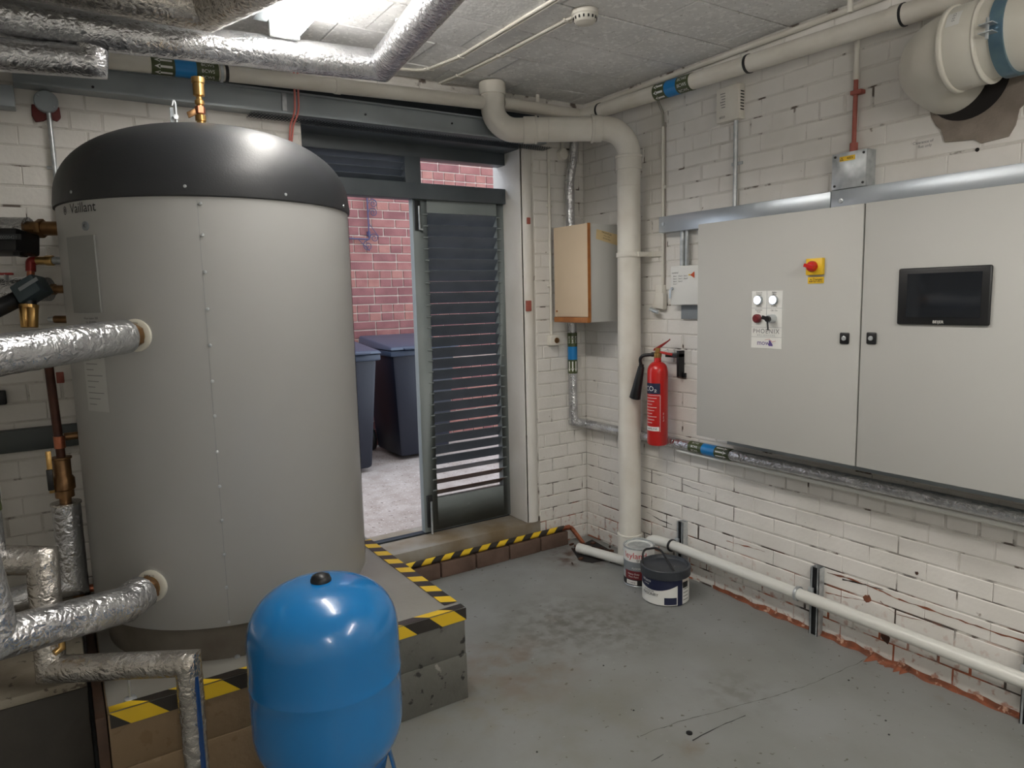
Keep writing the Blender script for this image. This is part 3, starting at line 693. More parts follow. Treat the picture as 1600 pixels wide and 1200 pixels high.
t2 = thing('insulated_pipe', P2, 'thick foil-wrapped pipe with an elbow leaving the bottom port of the tank', 'pipe', 'foil pipes at the tank')
union(P2, N2, .038, t2)
e2 = dp(-8, 1000, 1.75); k2 = dp(180, 948, 2.09)
foil_tube('foil_lagging', [P2 + N2 * .05, P2 + N2 * .12 + V((0, 0, -.008)), e2, e2 + V((-.03, .0, .30))], .053, t2)
# drain nipple under that pipe
q = dp(97, 1012, 1.97); MB().tube([q + V((0, 0, .03)), q, q + V((-.02, -.01, -.006))], .009, 10).build('drain_nipple', brass, t2)

# ================================================================== BLUE EXPANSION VESSEL
VC = V((-2.175, -1.59, 0)); VR = .191
bv = thing('expansion_vessel', (VC.x, VC.y, 0), 'glossy bright blue expansion vessel standing in front of the tank', 'vessel')
pf = []
for i in range(17):
    a = PI / 2 * i / 16; e = 2 / 2.2; pf.append((VR * math.sin(a) ** e, .415 - .155 * math.cos(a) ** e))
pf += [(VR, .50), (VR + .0004, .533), (VR + .0016, .536), (VR + .0016, .542), (VR + .0004, .545), (VR, .59)]
for i in range(1, 18):
    a = PI / 2 * i / 17; e = 2 / 2.5; pf.append((VR * math.cos(a) ** e, .625 + .156 * math.sin(a) ** e))
MB().lathe([(max(r, .0), z) for r, z in pf], VC, 96).build('shell', blue_tank, bv, smooth=60)
cap = MB().lathe([(.0265, 0), (.0262, .010), (.022, .019), (.010, .025), (0, .026)], VC + V((0, 0, .776)), 24).build('valve_cap', black_pl, bv)
MB().lathe([(.12, .20), (.132, .21), (.150, .30), (.14, .31)], VC, 48).build('stand_ring', blue_leg, bv)
for k in range(3):
    a = math.radians(-18 + 120 * k); d = V((math.cos(a), math.sin(a), 0)); s_ = V((-d.y, d.x, 0))
    top = VC + d * .145 + V((0, 0, .30)); bot = VC + d * .205 + V((0, 0, .004))
    MB().prism([top - s_ * .045, top + s_ * .045, bot + s_ * .022, bot - s_ * .022], d * .006).build('leg', blue_leg, bv, bevel=.002)
    MB().obox(bot + d * .012, s_ * .03, d * .022, V((0, 0, .003))).build('foot', blue_leg, bv, bevel=.001)

# ================================================================== LEFT PIPEWORK
def band(name, c0, c1, r, n0, parent_label, cat='pipe marker', arrows_at=0, text='BCWS', flip=1, n_ar=3, group='pipe marker bands'):
    """olive-blue-olive marker sleeve; arrows at end arrows_at, letters at the other"""
    c0, c1 = V(c0), V(c1); ax = (c1 - c0).normalized(); L_ = (c1 - c0).length; t = thing(name, c0, parent_label, cat, group)
    cuts = [(0, .34, olive), (.34, .66, band_blue), (.66, 1, olive)]
    for a, b, m_ in cuts: MB().tube([c0 + ax * L_ * a, c0 + ax * L_ * b], r + .0012, 32, True).build('green_band' if m_ is olive else 'blue_band', m_, t)
    cm_ = cyl_map(c0, ax, n0, r + .0012)
    ua, ut = (.17, .83) if arrows_at == 0 else (.83, .17); sg = -1 if arrows_at == 0 else 1; l2 = L_ * .13
    sp_ = r * .74
    for k in range(-(n_ar // 2) - 1, n_ar // 2 + 2):
        s0 = k * sp_; u0 = L_ * ua; w_ = sp_ * .17
        P_ = [(u0 - sg * l2, -w_), (u0 + sg * l2 * .35, -w_), (u0 + sg * l2 * .35, -w_ * 2.2), (u0 + sg * l2, 0), (u0 + sg * l2 * .35, w_ * 2.2), (u0 + sg * l2 * .35, w_), (u0 - sg * l2, w_)]
        b = MB().add([cm_(u, s0 + s, .0007) for u, s in P_], [(0, 1, 5, 6), (2, 3, 4)]); b.build('arrow', white_lbl, t, smooth=0)
        bent_text(text, min(sp_ * .75, L_ * .26 / len(text) * 1.5), cm_, white_lbl, t, u0=L_ * ut, s0=s0, rot=1, lift=.0007)
    return t

# vertical riser at the very left edge with a marker band
rv = thing('riser_pipe', dp(-8, 860, 1.95), 'grey lagged riser at the left edge of the picture with a blue marker band', 'pipe')
R0, R1 = dp(-14, 870, 1.95), dp(-30, 640, 1.95)
R0 = V((R0.x, R0.y, R0.z)); R1 = V((R0.x, R0.y, R1.z + .05))
foil_tube('foil_lagging', [R0, R1], .036, rv, jit=.0008)
band('pipe_marker_band', V((R0.x, R0.y, R0.z + .13)), V((R0.x, R0.y, R0.z + .40)), .0365, CAM - R0, 'blue and green marker band on the riser at the far left edge', arrows_at=0)
# U of foil pipe, left
l5 = thing('insulated_pipe', dp(80, 1045, 2.0), 'foil-wrapped pipe dropping from a sharp elbow, stepping right and down in front of the plinth', 'pipe', 'foil pipes at the tank')
q1 = dp(80, 1046, 2.0); q2 = dp(294, 1036, 1.93)
foil_tube('foil_lagging', [dp(-60, 874, 1.97), dp(66, 876, 2.01), q1, q2, V((q2.x, q2.y, .02))], (.043, .0305), l5, foil_warm)
MB().tube([q2 + V((.012, -.026, -.03)), V((q2.x + .012, q2.y - .026, .03))], .0085, 8).build('blue_tape_strip', mat('blue_film', (36, 74, 130), .3), l5)
l6 = thing('insulated_pipe', dp(108, 900, 2.3), 'upright foil-wrapped pipe below the brass valve left of the tank', 'pipe', 'foil pipes at the tank')
v0 = dp(103, 786, 2.35); v1 = V((v0.x, v0.y, dp(118, 918, 2.35).z))
foil_tube('foil_lagging', [v0, v1, v1 + V((-.26, .03, -.03))], .042, l6)
MB().lathe([(.046, -.003), (.046, .003)], v0, 24).build('end_collar', foil_warm, l6)
bl = thing('check_valve', v0, 'brass valve on the dark copper pipe left of the tank', 'valve')
zt = dp(92, 712, 2.35).z - v0.z
prv = [(.016, 0), (.018, .0), (.018, .02), (.028, .022), (.028, .045), (.033, .05), (.033, .085), (.026, .095), (.026, .15), (.031, .152), (.031, zt), (.012, zt)]
MB().lathe(prv, v0, 20).build('valve_body', bronze, bl)
MB().obox(v0 + V((-.034, -.02, .115)), (.008, 0, 0), (0, .004, 0), (0, 0, .07)).build('lever', brass, bl, bevel=.002)
MB().obox(v0 + V((-.036, -.022, .09)), (.009, 0, 0), (0, .008, 0), (0, 0, .035)).build('lever_grip', black_pl, bl, bevel=.003)
cpz = thing('copper_pipe', v0 + V((0, 0, zt)), 'dark oxidised copper pipe rising behind the foil pipe', 'pipe')
MB().tube([v0 + V((0, 0, zt)), V((v0.x - .01, v0.y + .0, 1.40))], .0135, 14).build('tube', copper_dk, cpz)
MB().tube([v0 + V((0, 0, zt + .03)), v0 + V((0, 0, zt + .07))], .017, 14).build('coupling', copper, cpz)
cb_ = thing('copper_branch', dp(110, 930, 2.4), 'orange copper branch behind the foil pipes at lower left', 'pipe')
MB().tube(fillet([dp(60, 935, 2.45), dp(100, 925, 2.45), dp(150, 918, 2.5)], .03), .014, 12).build('tube', copper, cb_)
MB().hexn(dp(118, 926, 2.46), dp(128, 924, 2.46), .022).build('nut', bronze, cb_)
# small unlagged stub on the back wall near the tank
st = thing('drain_cock', dp(108, 699, 2.75), 'small plastic-capped brass stub low on the tank side', 'valve')
a_ = math.radians(172); pb = V((TC.x - TR + .01, TC.y + .05, 1.06))
MB().tube([pb, pb + V((-.05, 0, 0))], .013, 12).build('stub', bronze, st); MB().tube([pb + V((-.05, 0, 0)), pb + V((-.075, 0, 0))], .012, 12).build('cap', off_white, st)

# upper left fittings on the tank's far side
def stub_pt(px, py): return dp(px, py, 2.42)
f1 = thing('insulated_pipe', stub_pt(45, 357), 'short foil-wrapped pipe with a bronze coupling at the upper left of the tank', 'pipe', 'foil pipes at the tank')
a_, b2_ = stub_pt(98, 357), stub_pt(45, 357); dx_ = (b2_ - a_).normalized()
MB().tube([a_, b2_], .024, 20).build('nipple', bronze, f1); MB().hexn(stub_pt(69, 357), stub_pt(60, 357), .033).build('coupling_nut', bronze, f1, bevel=.002)
foil_tube('foil_lagging', [b2_, b2_ + dx_ * .35], .038, f1)
pu = thing('pump_body', stub_pt(10, 380), 'black moulded pump body under the foil pipe at upper left', 'pump')
MB().obox(dp(-15, 379, 2.35), RX * .128, FW * .06, DN * .037).build('housing', black_pl, pu, bevel=.008)
MB().obox(dp(-10, 370, 2.285), RX * .09, FW * .003, DN * .009).build('label_strip', mat('dark_label', (58, 60, 64), .4), pu)
c_ = dp(8, 371, 2.275); flat_text('9000000421', .016, c_ - FW * .001, RX, -DN, grey_print, pu)
MB().obox(dp(32, 395, 2.34), RX * .012, FW * .02, DN * .012).build('clip', black_pl, pu, bevel=.002)
f2 = thing('copper_elbow', stub_pt(48, 407), 'copper elbow with brass compression fitting beside the tank cover plate', 'pipe')
MB().tube([stub_pt(108, 407), stub_pt(80, 407)], .013, 14).build('steel_stub', galv, f2)
MB().tube([stub_pt(84, 407), stub_pt(72, 407)], .018, 8).build('nut', brass, f2, bevel=.002)
MB().tube([stub_pt(72, 407), stub_pt(54, 407)], .014, 14).build('brass_sleeve', brass, f2)
MB().tube(fillet([stub_pt(58, 407), stub_pt(48, 407), stub_pt(48, 424)], .012), .0155, 14).build('red_elbow', mat('red_lacquer', (146, 46, 44), .35, metal=.3), f2)
MB().tube([stub_pt(48, 420), stub_pt(48, 500)], .012, 14).build('tube', copper, f2)
f3 = thing('insulated_pipe', stub_pt(40, 452), 'foil-wrapped pipe behind the slate actuator box', 'pipe', 'foil pipes at the tank')
foil_tube('foil_lagging', [stub_pt(76, 452), stub_pt(-40, 452)], .041, f3)
MB().tube([stub_pt(106, 452), stub_pt(76, 452)], .014, 14).build('nipple', bronze, f3); MB().hexn(stub_pt(88, 452), stub_pt(80, 452), .018).build('nut', bronze, f3)
ac = thing('valve_actuator', dp(50, 452, 2.28), 'slate grey valve actuator box tilted on the foil pipe', 'actuator')
ca, sa = math.cos(math.radians(-32)), math.sin(math.radians(-32)); U_ = RX * ca + DN * sa; W_ = DN * ca - RX * sa
MB().obox(dp(50, 453, 2.25), U_ * .041, FW * .035, W_ * .031).build('box', mat('slate_plastic', (52, 66, 72), .4), ac, bevel=.006)
MB().obox(dp(44, 444, 2.213), U_ * .034, FW * .001, W_ * .006).build('sticker', grey_print, ac)
MB().tube([dp(45, 470, 2.25), dp(45, 478, 2.25)], .022, 12).build('neck', black_pl, ac)
bvv = thing('brass_air_vent', dp(45, 500, 2.25), 'polished brass twin-ribbed valve under the actuator', 'valve')
for dx in (-.012, .012): MB().tube([dp(45, 477, 2.25) + RX * dx, dp(46, 512, 2.25) + RX * dx], [.017, .014], 16).build('barrel', brass, bvv, bevel=.003)
MB().tube([dp(45, 476, 2.25), dp(45, 481, 2.25)], .028, 20).build('collar', brass, bvv)
bp_ = thing('black_hose', dp(0, 480, 2.2), 'black lagged hose entering at the left edge below the valves', 'hose')
MB().tube([dp(-60, 510, 2.1), dp(38, 462, 2.27)], .026, 18).build('hose', black_pl, bp_, bevel=.004)
rl = thing('red_lever', dp(10, 428, 2.3), 'thin red valve lever at the left edge', 'lever')
MB().obox(dp(-12, 428, 2.3), RX * .068, FW * .004, DN * .0035).build('handle', red_dk, rl, bevel=.0015)
MB().tube([dp(10, 436, 2.32), dp(10, 428, 2.3)], .007, 10).build('spindle', galv, rl)
sm = thing('temperature_probe', stub_pt(90, 499), 'small capped bronze probe just above the mid foil pipe', 'probe')
MB().tube([stub_pt(110, 499), stub_pt(86, 499)], .013, 12).build('body', bronze, sm); MB().tube([stub_pt(86, 499), stub_pt(76, 499)], [.012, .008], 12).build('tip', galv, sm)
# back wall rail and small black box at left
MB().box((-3.4, -.05, .945), (-2.2, -.002, 1.03)).build('wall_rail', mat('rail_slate', (70, 76, 76), .5), None, bevel=.002)
tag(bpy.data.objects['wall_rail'], 'dark slate rail on the back wall behind the tank', 'rail')
MB().box(at(-10, 634, 1, -.04), at(9, 609, 1, 0)).build('switch_box', black_pl, None, bevel=.004)
tag(bpy.data.objects['switch_box'], 'small black box on the wall at the left edge', 'box')

# round junction box and conduit, upper left
rj = thing('round_junction_box', at(72, 162, 1, -.02), 'grey round conduit box with red sealant on the wall at upper left', 'junction box')
q = at(72, 162, 1, 0)
MB().lathe([(.040, 0), (.040, .038), (.037, .041), (0, .041)], q, 24, (0, -1, 0)).build('box', grey_steel, rj)
for s_ in (-1, 1): MB().lathe([(.004, 0), (.003, .002), (0, .002)], q + V((.024 * s_, -.041, -.018 * s_)), 8, (0, -1, 0)).build('screw', galv, rj)
MB().prism([q + V(p) for p in ((-.048, -.016, -.01), (-.050, -.016, -.052), (-.040, -.016, -.075), (-.014, -.016, -.068), (.004, -.016, -.055), (.030, -.016, -.066), (.044, -.016, -.05), (.042, -.016, -.01))], (0, .014, 0)).build('red_sealant', mat('dark_red_sealant', (96, 30, 28), .6), rj, bevel=.004)
MB().tube([q + V((.005, -.02, -.03)), q + V((.010, -.02, -.75))], .0085, 14).build('conduit', galv, rj)
c_ = q + V((.007, -.012, -.24)); MB().box(c_ + V((-.026, 0, -.006)), c_ + V((.026, .012, .006))).build('saddle', galv, rj, bevel=.002)

# ================================================================== CEILING FOIL PIPES
fA = thing('insulated_duct', dp(300, 20, 2.6), 'broad foil-clad duct turning a mitred corner against the ceiling at top left', 'duct')
foil_tube('foil_cladding', [V((-3.3, -.62, 2.50)), V((-2.16, -.62, 2.50)), V((-2.02, -1.0, 2.50)), V((-2.02, -1.9, 2.50))], .075, fA, foil_warm, jit=.0012, step=.02)
fB = thing('insulated_pipe', dp(600, 103, 3.3), 'long foil-wrapped ceiling pipe turning towards the viewer at a mitred elbow', 'pipe', 'foil pipes under the ceiling')
yB = -.45
pB0 = at(-60, 14, 1, yB); pB1 = at(170, 52, 1, yB); pB2 = at(596, 103, 1, yB); pB3 = at(705, 2, 2, pB2.z + .0)
dB = (pB3 - pB2).normalized()
foil_tube('foil_lagging', [pB0, pB1, pB2, pB2 + V((-.31, -2.2, .0))], .061, fB)
fC = thing('insulated_pipe', at(140, 95, 1, yB), 'lower foil-wrapped branch dropping from the ceiling pipe at top left', 'pipe', 'foil pipes under the ceiling')
c0_ = at(142, 62, 1, yB); c1_ = at(142, 97, 1, yB)
foil_tube('foil_lagging', [c0_ + V((0, 0, -.03)), c1_, at(-60, 80, 1, yB)], .052, fC)
MB().tube([at(480, 45, 1, yB + .0), at(481, 20, 1, yB)], .006, 8).build('hanger_rod', galv, fB)
q = at(622, 30, 2, H); MB().tube([q, q + V((0, 0, -.04))], .012, 10).build('rod_stub', white_lbl, fB)

# fluorescent fittings
for i, (lx, ly, dz) in enumerate(LAMPS):
    t = thing('fluorescent_light', (lx, ly, 2.49), 'long lit fluorescent batten under the ceiling above the tank' if i == 0 else ('lit fluorescent batten hung behind the viewer near the right wall' if i == 1 else 'added fill light, an unseen batten hung behind the viewer near the front wall'), 'light', 'ceiling battens')
    MB().box((lx - .06, ly - .74, 2.548 - dz), (lx + .06, ly + .74, 2.583 - dz)).build('body', lamp_body, t, bevel=.003)
    MB().box((lx - .115, ly - .74, 2.535 - dz), (lx - .062, ly + .74, 2.583 - dz)).build('reflector_wing', grey_steel, t, bevel=.003)
    MB().box((lx - .052, ly - .72, 2.49 - dz), (lx + .052, ly + .72, 2.547 - dz)).build('diffuser', lamp_glow, t, bevel=.012, seg=3)
    for e in (-.731, .731): MB().box((lx - .056, ly + e - .010, 2.486 - dz), (lx + .056, ly + e + .010, 2.549 - dz)).build('end_cap', lamp_body, t, bevel=.003)
    if dz:  # low hang added to wash more light over the ceiling
        for e in (-.5, .5): MB().tube([(lx, ly + e, 2.583 - dz), (lx, ly + e, H)], .006, 8).build('hanger_rod', galv, t)

# ================================================================== CREAM PIPES
bp = thing('cream_pipe', (-1.5, -.12, 2.44), 'cream painted pipe running above the steel beam on the back wall', 'pipe')
b0_ = at(160, 93, 1, -.12); b1_ = at(760, 161, 1, -.12)
b0_ = b0_ + (b0_ - b1_).normalized() * .6
MB().tube([b0_, b1_], .032, 24).build('tube', pvc, bp)
def axpt(A, B_, px):
    lo, hi = 0.0, 1.0
    for _ in range(40):
        m_ = (lo + hi) / 2; s_ = toscreen(V(A).lerp(V(B_), m_)); s0 = toscreen(A)
        if (s_[0] < px) == (s0[0] < px): lo = m_
        else: hi = m_
    return V(A).lerp(V(B_), lo)
q0, q1_ = axpt(b0_, b1_, 235), axpt(b0_, b1_, 340)
band('pipe_marker_band', q0, q1_, .033, CAM - q0, 'pipe marker band reading BCWS above the beam behind the tank valve', arrows_at=0)
for px in (345, 353): c_ = axpt(b0_, b1_, px); d = (b1_ - b0_).normalized(); MB().tube([c_ - d * .006, c_ + d * .006], .036, 24).build('clip_ring', galv if px == 345 else black_pl, bp)
c_ = axpt(b0_, b1_, 527); MB().tube([c_ - d * .014, c_ + d * .014], .035, 24).build('joint_ring', pvc, bp)
# right wall pipe
rp = thing('cream_pipe', (-.08, -1, 2.44), 'cream painted pipe high on the right wall', 'pipe')
r0_ = V((-.085, -.20, 2.492)); r1_ = V((-.085, -3.0, 2.418))
MB().tube([r0_, r1_], .037, 24).build('tube', pvc, rp)
dR = (r1_ - r0_).normalized()
q0, q1_ = axpt(r0_, r1_, 1027), axpt(r0_, r1_, 1083)
band('pipe_marker_band', q0, q1_, .038, CAM - q0, 'pipe marker band high on the right wall above the spur conduit', arrows_at=0)
for px, m_ in ((938, black_pl), (1170, black_pl), (1412, black_pl)):
    c_ = axpt(r0_, r1_, px); MB().tube([c_ - dR * .006, c_ + dR * .006], .040, 24).build('clip_ring', m_, rp)
    MB().tube([c_, c_ + V((.085, 0, .02))], .006, 8).build('clip_stud', galv, rp)
c_ = axpt(r0_, r1_, 1402); MB().tube([c_ - dR * .02, c_ + dR * .02], .041, 24).build('joint_ring', pvc, rp)
# slim conduit on wall above that pipe
MB().tube([(-.014, -.05, 2.562), (-.014, -3.2, 2.562)], .012, 10).build('ceiling_conduit', pvc, None)
tag(bpy.data.objects['ceiling_conduit'], 'thin white conduit in the angle of ceiling and right wall', 'conduit')
# short stub pipes from ceiling
for px, py, nm in ((1338, 10, 'white painted stub pipe under the ceiling above the red primer pipe'), (840, 152, 'short thin stub under the ceiling left of the corner')):
    q = at(px, py, 2, H - .0); 
    if px == 840: q = at(840, 148, 2, H)
    if px == 1338: q = V((-.10, -1.70, H))
    o = MB().tube([q, q + V((0, 0, -.07))], .011, 10).build('pipe_stub', pvc); tag(o, nm, 'pipe')

# soil pipe
sp_ = thing('soil_pipe', (-.1, -.49, 0), 'large cream soil pipe with two bends dropping down the corner', 'pipe')
SP = [V((-.70, -.13, H)), V((-.70, -.13, 2.345)), V((-.105, -.50, 2.345)), V((-.105, -.50, 0))]
rs = .061
SPf = fillet(SP, .13, 10)
MB().tube(SPf, rs, 32).build('pipe_run', pvc, sp_)
dh = (SP[2] - SP[1]).normalized()
def ring(c, d, L_, r, nm='socket_ring'): MB().tube([c - d * L_ / 2, c + d * L_ / 2], r, 32).build(nm, pvc, sp_, bevel=.003)
ring(SP[1] + dh * .185, dh, .06, rs + .006); ring(SP[1] + dh * .22, dh, .012, rs + .009); ring(SP[1] + dh * .285, dh, .004, rs + .002)
ring(SP[2] - dh * .165, dh, .05, rs + .006); ring(SP[2] - dh * .19, dh, .014, rs + .010)
ring(V((-.105, -.50, 2.17)), V((0, 0, 1)), .07, rs + .006); ring(V((-.105, -.50, 2.20)), V((0, 0, 1)), .014, rs + .009); ring(V((-.105, -.50, 2.05)), V((0, 0, 1)), .004, rs + .002)
ring(V((-.70, -.13, 2.55)), V((0, 0, 1)), .06, rs + .007); ring(V((-.105, -.5, .17)), V((0, 0, 1)), .012, rs + .009); ring(V((-.105, -.5, .09)), V((0, 0, 1)), .17, rs + .006)
br = MB().tube([V((-.105, -.5, 1.685)), V((-.105, -.5, 1.71))], rs + .006, 32); br.box((-.105, -.575, 1.685), (0, -.56, 1.71)); br.build('wall_bracket', pvc, sp_, bevel=.002)
MB().box((-.014, -.655, 1.683), (0, -.56, 1.712)).build('bracket_foot', pvc, sp_, bevel=.002)

# thin foil pipe in the corner, vertical then along the right wall
th = thing('insulated_pipe', (-.13, -.045, .72), 'thin foil-wrapped pipe down the corner and along under the control cabinet', 'pipe', 'foil pipes on the right wall')
zc = .725
foil_tube('foil_lagging', [V((-.115, -.06, 2.36)), V((-.112, -.05, 2.30)), V((-.14, -.045, 2.14)), V((-.135, -.045, zc + .02)), V((-.055, -.07, zc)), V((-.055, -3.2, zc - .0))], .026, th, n=18, jit=.0012, step=.014)
q0 = V((-.135, -.045, 1.275)); q1_ = V((-.135, -.045, 1.035))
band('pipe_marker_band', q0, q1_, .0275, CAM - q0, 'upright pipe marker band below the beige wall cupboard', arrows_at=1, text='BCWS')
A_, B_2 = V((-.055, -.2, zc)), V((-.055, -2.4, zc))
q0, q1_ = axpt(A_, B_2, 1080), axpt(A_, B_2, 1143)
band('pipe_marker_band', q0, q1_, .0275, CAM - q0, 'pipe marker band under the lower left corner of the control cabinet', arrows_at=1, text='BCWS')
lr = MB().box((-.055, -3.2, .772), (-.004, -1.12, .815)); lr.build('lower_strut', grey_steel, None, bevel=.002)
tag(bpy.data.objects['lower_strut'], 'horizontal steel strut low behind the control cabinet', 'strut')
MB().tube([V((-.05, -.80, .686)), V((-.05, -3.2, .682))], .0095, 12).build('thin_white_pipe', pvc_white, None)
tag(bpy.data.objects['thin_white_pipe'], 'thin white pipe just under the thin foil pipe on the right wall', 'pipe')

# conduit, socket and round box on the back wall right of the door
cw = thing('socket_outlet', (-.25, -.02, 1.2), 'small white socket with conduit on the wall beside the doorway', 'socket')
MB().tube([V((-.262, -.012, 2.31)), V((-.262, -.012, 1.25))], .0085, 12).build('conduit', pvc, cw)
MB().box((-.29, -.042, 1.205), (-.225, -.001, 1.268)).build('box', pvc, cw, bevel=.006)
MB().lathe([(.017, 0), (.015, .006), (.004, .007), (0, .003)], (-.247, -.042, 1.235), 16, (0, -1, 0)).build('keyhole_cover', bronze, cw)
for z in (2.0, 1.55): MB().box((-.28, -.016, z - .006), (-.245, -.001, z + .006)).build('saddle', pvc, cw, bevel=.002)
rb = thing('round_box', (-.2, -.02, 2.25), 'small white round box high on the wall right of the doorway', 'junction box')
q = at(876, 242, 1, 0); MB().lathe([(.032, 0), (.032, .03), (.029, .034), (0, .034)], q, 24, (0, -1, 0)).build('box', pvc, rb)
MB().tube([q + V((0, -.014, .02)), q + V((0, -.014, .09))], .009, 12).build('conduit', pvc, rb)

# beige wall cupboard
bc = thing('wall_cupboard', (-.13, -.23, 1.345), 'small grey wall cupboard with beige door and wooden lower edge', 'cabinet')
bx, by0, by1, bz0, bz1 = -.262, -.372, -.075, 1.345, 1.868
MB().box((bx, by0, bz0), (-.006, by1, bz1)).build('carcass', cab_side, bc, bevel=.002)
dr = MB().box((bx - .020, by0 - .0, bz0 + .03), (bx - .003, by1, bz1 + .002)).build('door', beech, bc, bevel=.001)
MB().box((bx - .021, by0 - .0035, bz0 + .002), (bx - .002, by0 - .0, bz1 + .003)).build('door_edge', wood_edge, dr)
MB().box((bx - .028, by0 - .002, bz0 - .002), (bx - .002, by1, bz0 + .028)).build('wood_lip', wood_edge, bc, bevel=.004)
MB().lathe([(.006, 0), (.005, .004), (0, .004)], (bx - .020, by1 - .02, bz0 + .06), 10, (-1, 0, 0)).build('peg', wood_edge, dr)
pl_ = [at(932, 358, 1, by0 - .0015), at(931, 373, 1, by0 - .0015), at(966, 384, 1, by0 - .0015), at(966, 367, 1, by0 - .0015)]
lb = MB().prism(pl_, (0, -.0006, 0)).build('paper_label', paper_old, bc, smooth=0)
for k, tx in enumerate(('MAGNOLIA', 'Classic Units', 'REF 500 WALL')):
    q = at(948, 365 + k * 4.4, 1, by0 - .0026); flat_text(tx, .0135 if k == 0 else .009, q, (1, 0, -.24), (.24, 0, 1), black_ink, lb)

# spur outlet, conduit
su = thing('fused_spur', (-.02, -.62, 1.4), 'cream surface socket with a plugged-in adaptor below the thin conduit', 'socket')
MB().box((-.034, -.672, 1.415), (-.001, -.622, 1.535)).build('box', pvc, su, bevel=.004)
MB().prism([at(1024, 458, 0, -.036), at(1018, 480, 0, -.036), at(1036, 484, 0, -.036), at(1036, 458, 0, -.036)], (.03, 0, 0)).build('adaptor', pvc, su, bevel=.004)
MB().tube([at(1016, 483, 0, -.05), at(1028, 488, 0, -.05)], .011, 12).build('plug', galv, su, bevel=.002)
MB().tube([V((-.012, -.655, 1.535)), V((-.012, -.655, 2.33))], .009, 12).build('conduit', pvc, su)
MB().box((-.010, -.669, 1.53), (-.002, -.666, 2.35)).build('cable', mat('edge_shadow', (160, 152, 144), .6), su)  # thin strip coloured as the conduit's edge shadow, no real cable
MB().tube(fillet([V((-.012, -.655, 2.33)), V((-.012, -.652, 2.40)), V((-.03, -.63, 2.47))], .03), .006, 8).build('cable_tail', mat('grey_flex', (140, 136, 128), .5), su)
MB().lathe([(.010, 0), (.009, .008), (0, .009)], (-.01, -.668, 2.03), 10, (-1, 0, 0)).build('saddle', pvc, su)

# white alarm panel partly behind the cabinet
ap = thing('alarm_panel', (-.03, -.8, 1.42), 'white text-covered panel half hidden behind the control cabinet', 'panel')
y0_, y1_ = -.757, -1.0
MB().box((-.062, y1_, 1.432), (-.001, y0_, 1.625)).build('case', white_lbl, ap, bevel=.005)
MB().box((-.016, y1_, 1.36), (-.001, y0_ - .03, 1.43)).build('base_tray', grey_print, ap, bevel=.002)
X_ = -.0632
flat_text('control', .014, (X_, -0.790, 1.592), (0, -1, 0), (0, 0, 1), grey_ink, ap)
for c in range(3):
    for r in range(4 - (c > 0) - (c > 1)): flat_text('Zone %d' % (c * 3 + r + 1), .0085, (X_, -0.790 - c * .035, 1.575 - r * .013), (0, -1, 0), (0, 0, 1), black_ink, ap)
MB().prism([(X_, -0.890, 1.578), (X_, -0.917, 1.562), (X_, -0.917, 1.594)], (-.001, 0, 0)).build('warning_triangle', mat('orange_red', (206, 84, 40), .5), ap, smooth=0)
MB().box((X_ - .0008, -0.890, 1.575), (X_, -0.880, 1.582)).build('yellow_bar', yellow, ap, smooth=0)
MB().lathe([(.008, 0), (.007, .008), (0, .009)], (X_, -0.773, 1.514), 12, (-1, 0, 0)).build('lock', galv, ap)
MB().obox((X_ - .012, -0.767, 1.487), (.001, 0, 0), (0, .005, 0), (0, 0, .022)).build('key', galv, ap)
MB().tube([V((-.03, -0.807, 1.62)), V((-.03, -0.807, 1.80))], .012, 14).tube([V((-.03, -0.837, 1.62)), V((-.03, -0.837, 1.80))], .009, 14).build('conduit', galv, ap)

# thermostat / sounder
so = thing('sounder_unit', (-.02, -1.08, 2.26), 'slim cream vented control box high on the right wall', 'control box')
MB().box((-.045, -1.152, 2.262), (-.001, -1.022, 2.415)).build('case', pvc, so, bevel=.006)
v_ = MB()
for k in range(7): v_.box((-.035, -1.1535, 2.30 + k * .013), (-.012, -1.1515, 2.305 + k * .013))
v_.build('side_vents', black_ink, so, smooth=0)
v_ = MB()
for k in range(6): v_.box((-.0462, -1.075, 2.325 + k * .012), (-.0448, -1.055 + .004 * (k % 3), 2.328 + k * .012))
v_.build('front_marks', grey_ink, so, smooth=0)
flat_text('aico', .02, (-.0464, -1.06, 2.285), (0, -1, 0), (0, 0, 1), black_ink, so)
MB().tube([V((-.018, -1.115, 2.262)), V((-.018, -1.115, 1.872))], .0098, 14).build('conduit', galv, so)
MB().box((-.010, -1.145, 2.066), (-.001, -1.085, 2.08)).build('saddle', galv, so, bevel=.002)

# ================================================================== TRUNKING + CONTROL CABINET
tr = thing('cable_trunking', (-.03, -1.9, 1.8), 'galvanised steel trunking running along the top of the control cabinet', 'trunking')
MB().box((-.062, -1.62, 1.797), (-.001, -.676, 1.877)).build('section', trunk_m, tr, bevel=.0015)
MB().box((-.063, -3.3, 1.796), (-.001, -1.623, 1.878)).build('section', trunk_m, tr, bevel=.0015)
for (y, z) in ((-.705, 1.84), (-1.665, 1.835)): MB().lathe([(.010, 0), (.010, .002), (.006, .003), (0, .002)], (-.063, y, z), 14, (-1, 0, 0)).build('knockout', galv, tr)
cx, cy0, cy1, cy2, cz0, cz1 = -.25, -1.106, -1.874, -2.642, .838, 1.792
cc = thing('control_cabinet', (-.125, -1.7, cz0), 'large two-door grey steel control cabinet on the right wall', 'cabinet')
MB().box((cx + .022, cy2, cz0), (-.064, cy0, cz1)).build('carcass', cab_m, cc, bevel=.004)
d1 = MB().box((cx, cy1 + .003, cz0), (cx + .020, cy0, cz1)).build('door', cab_m, cc, bevel=.003)
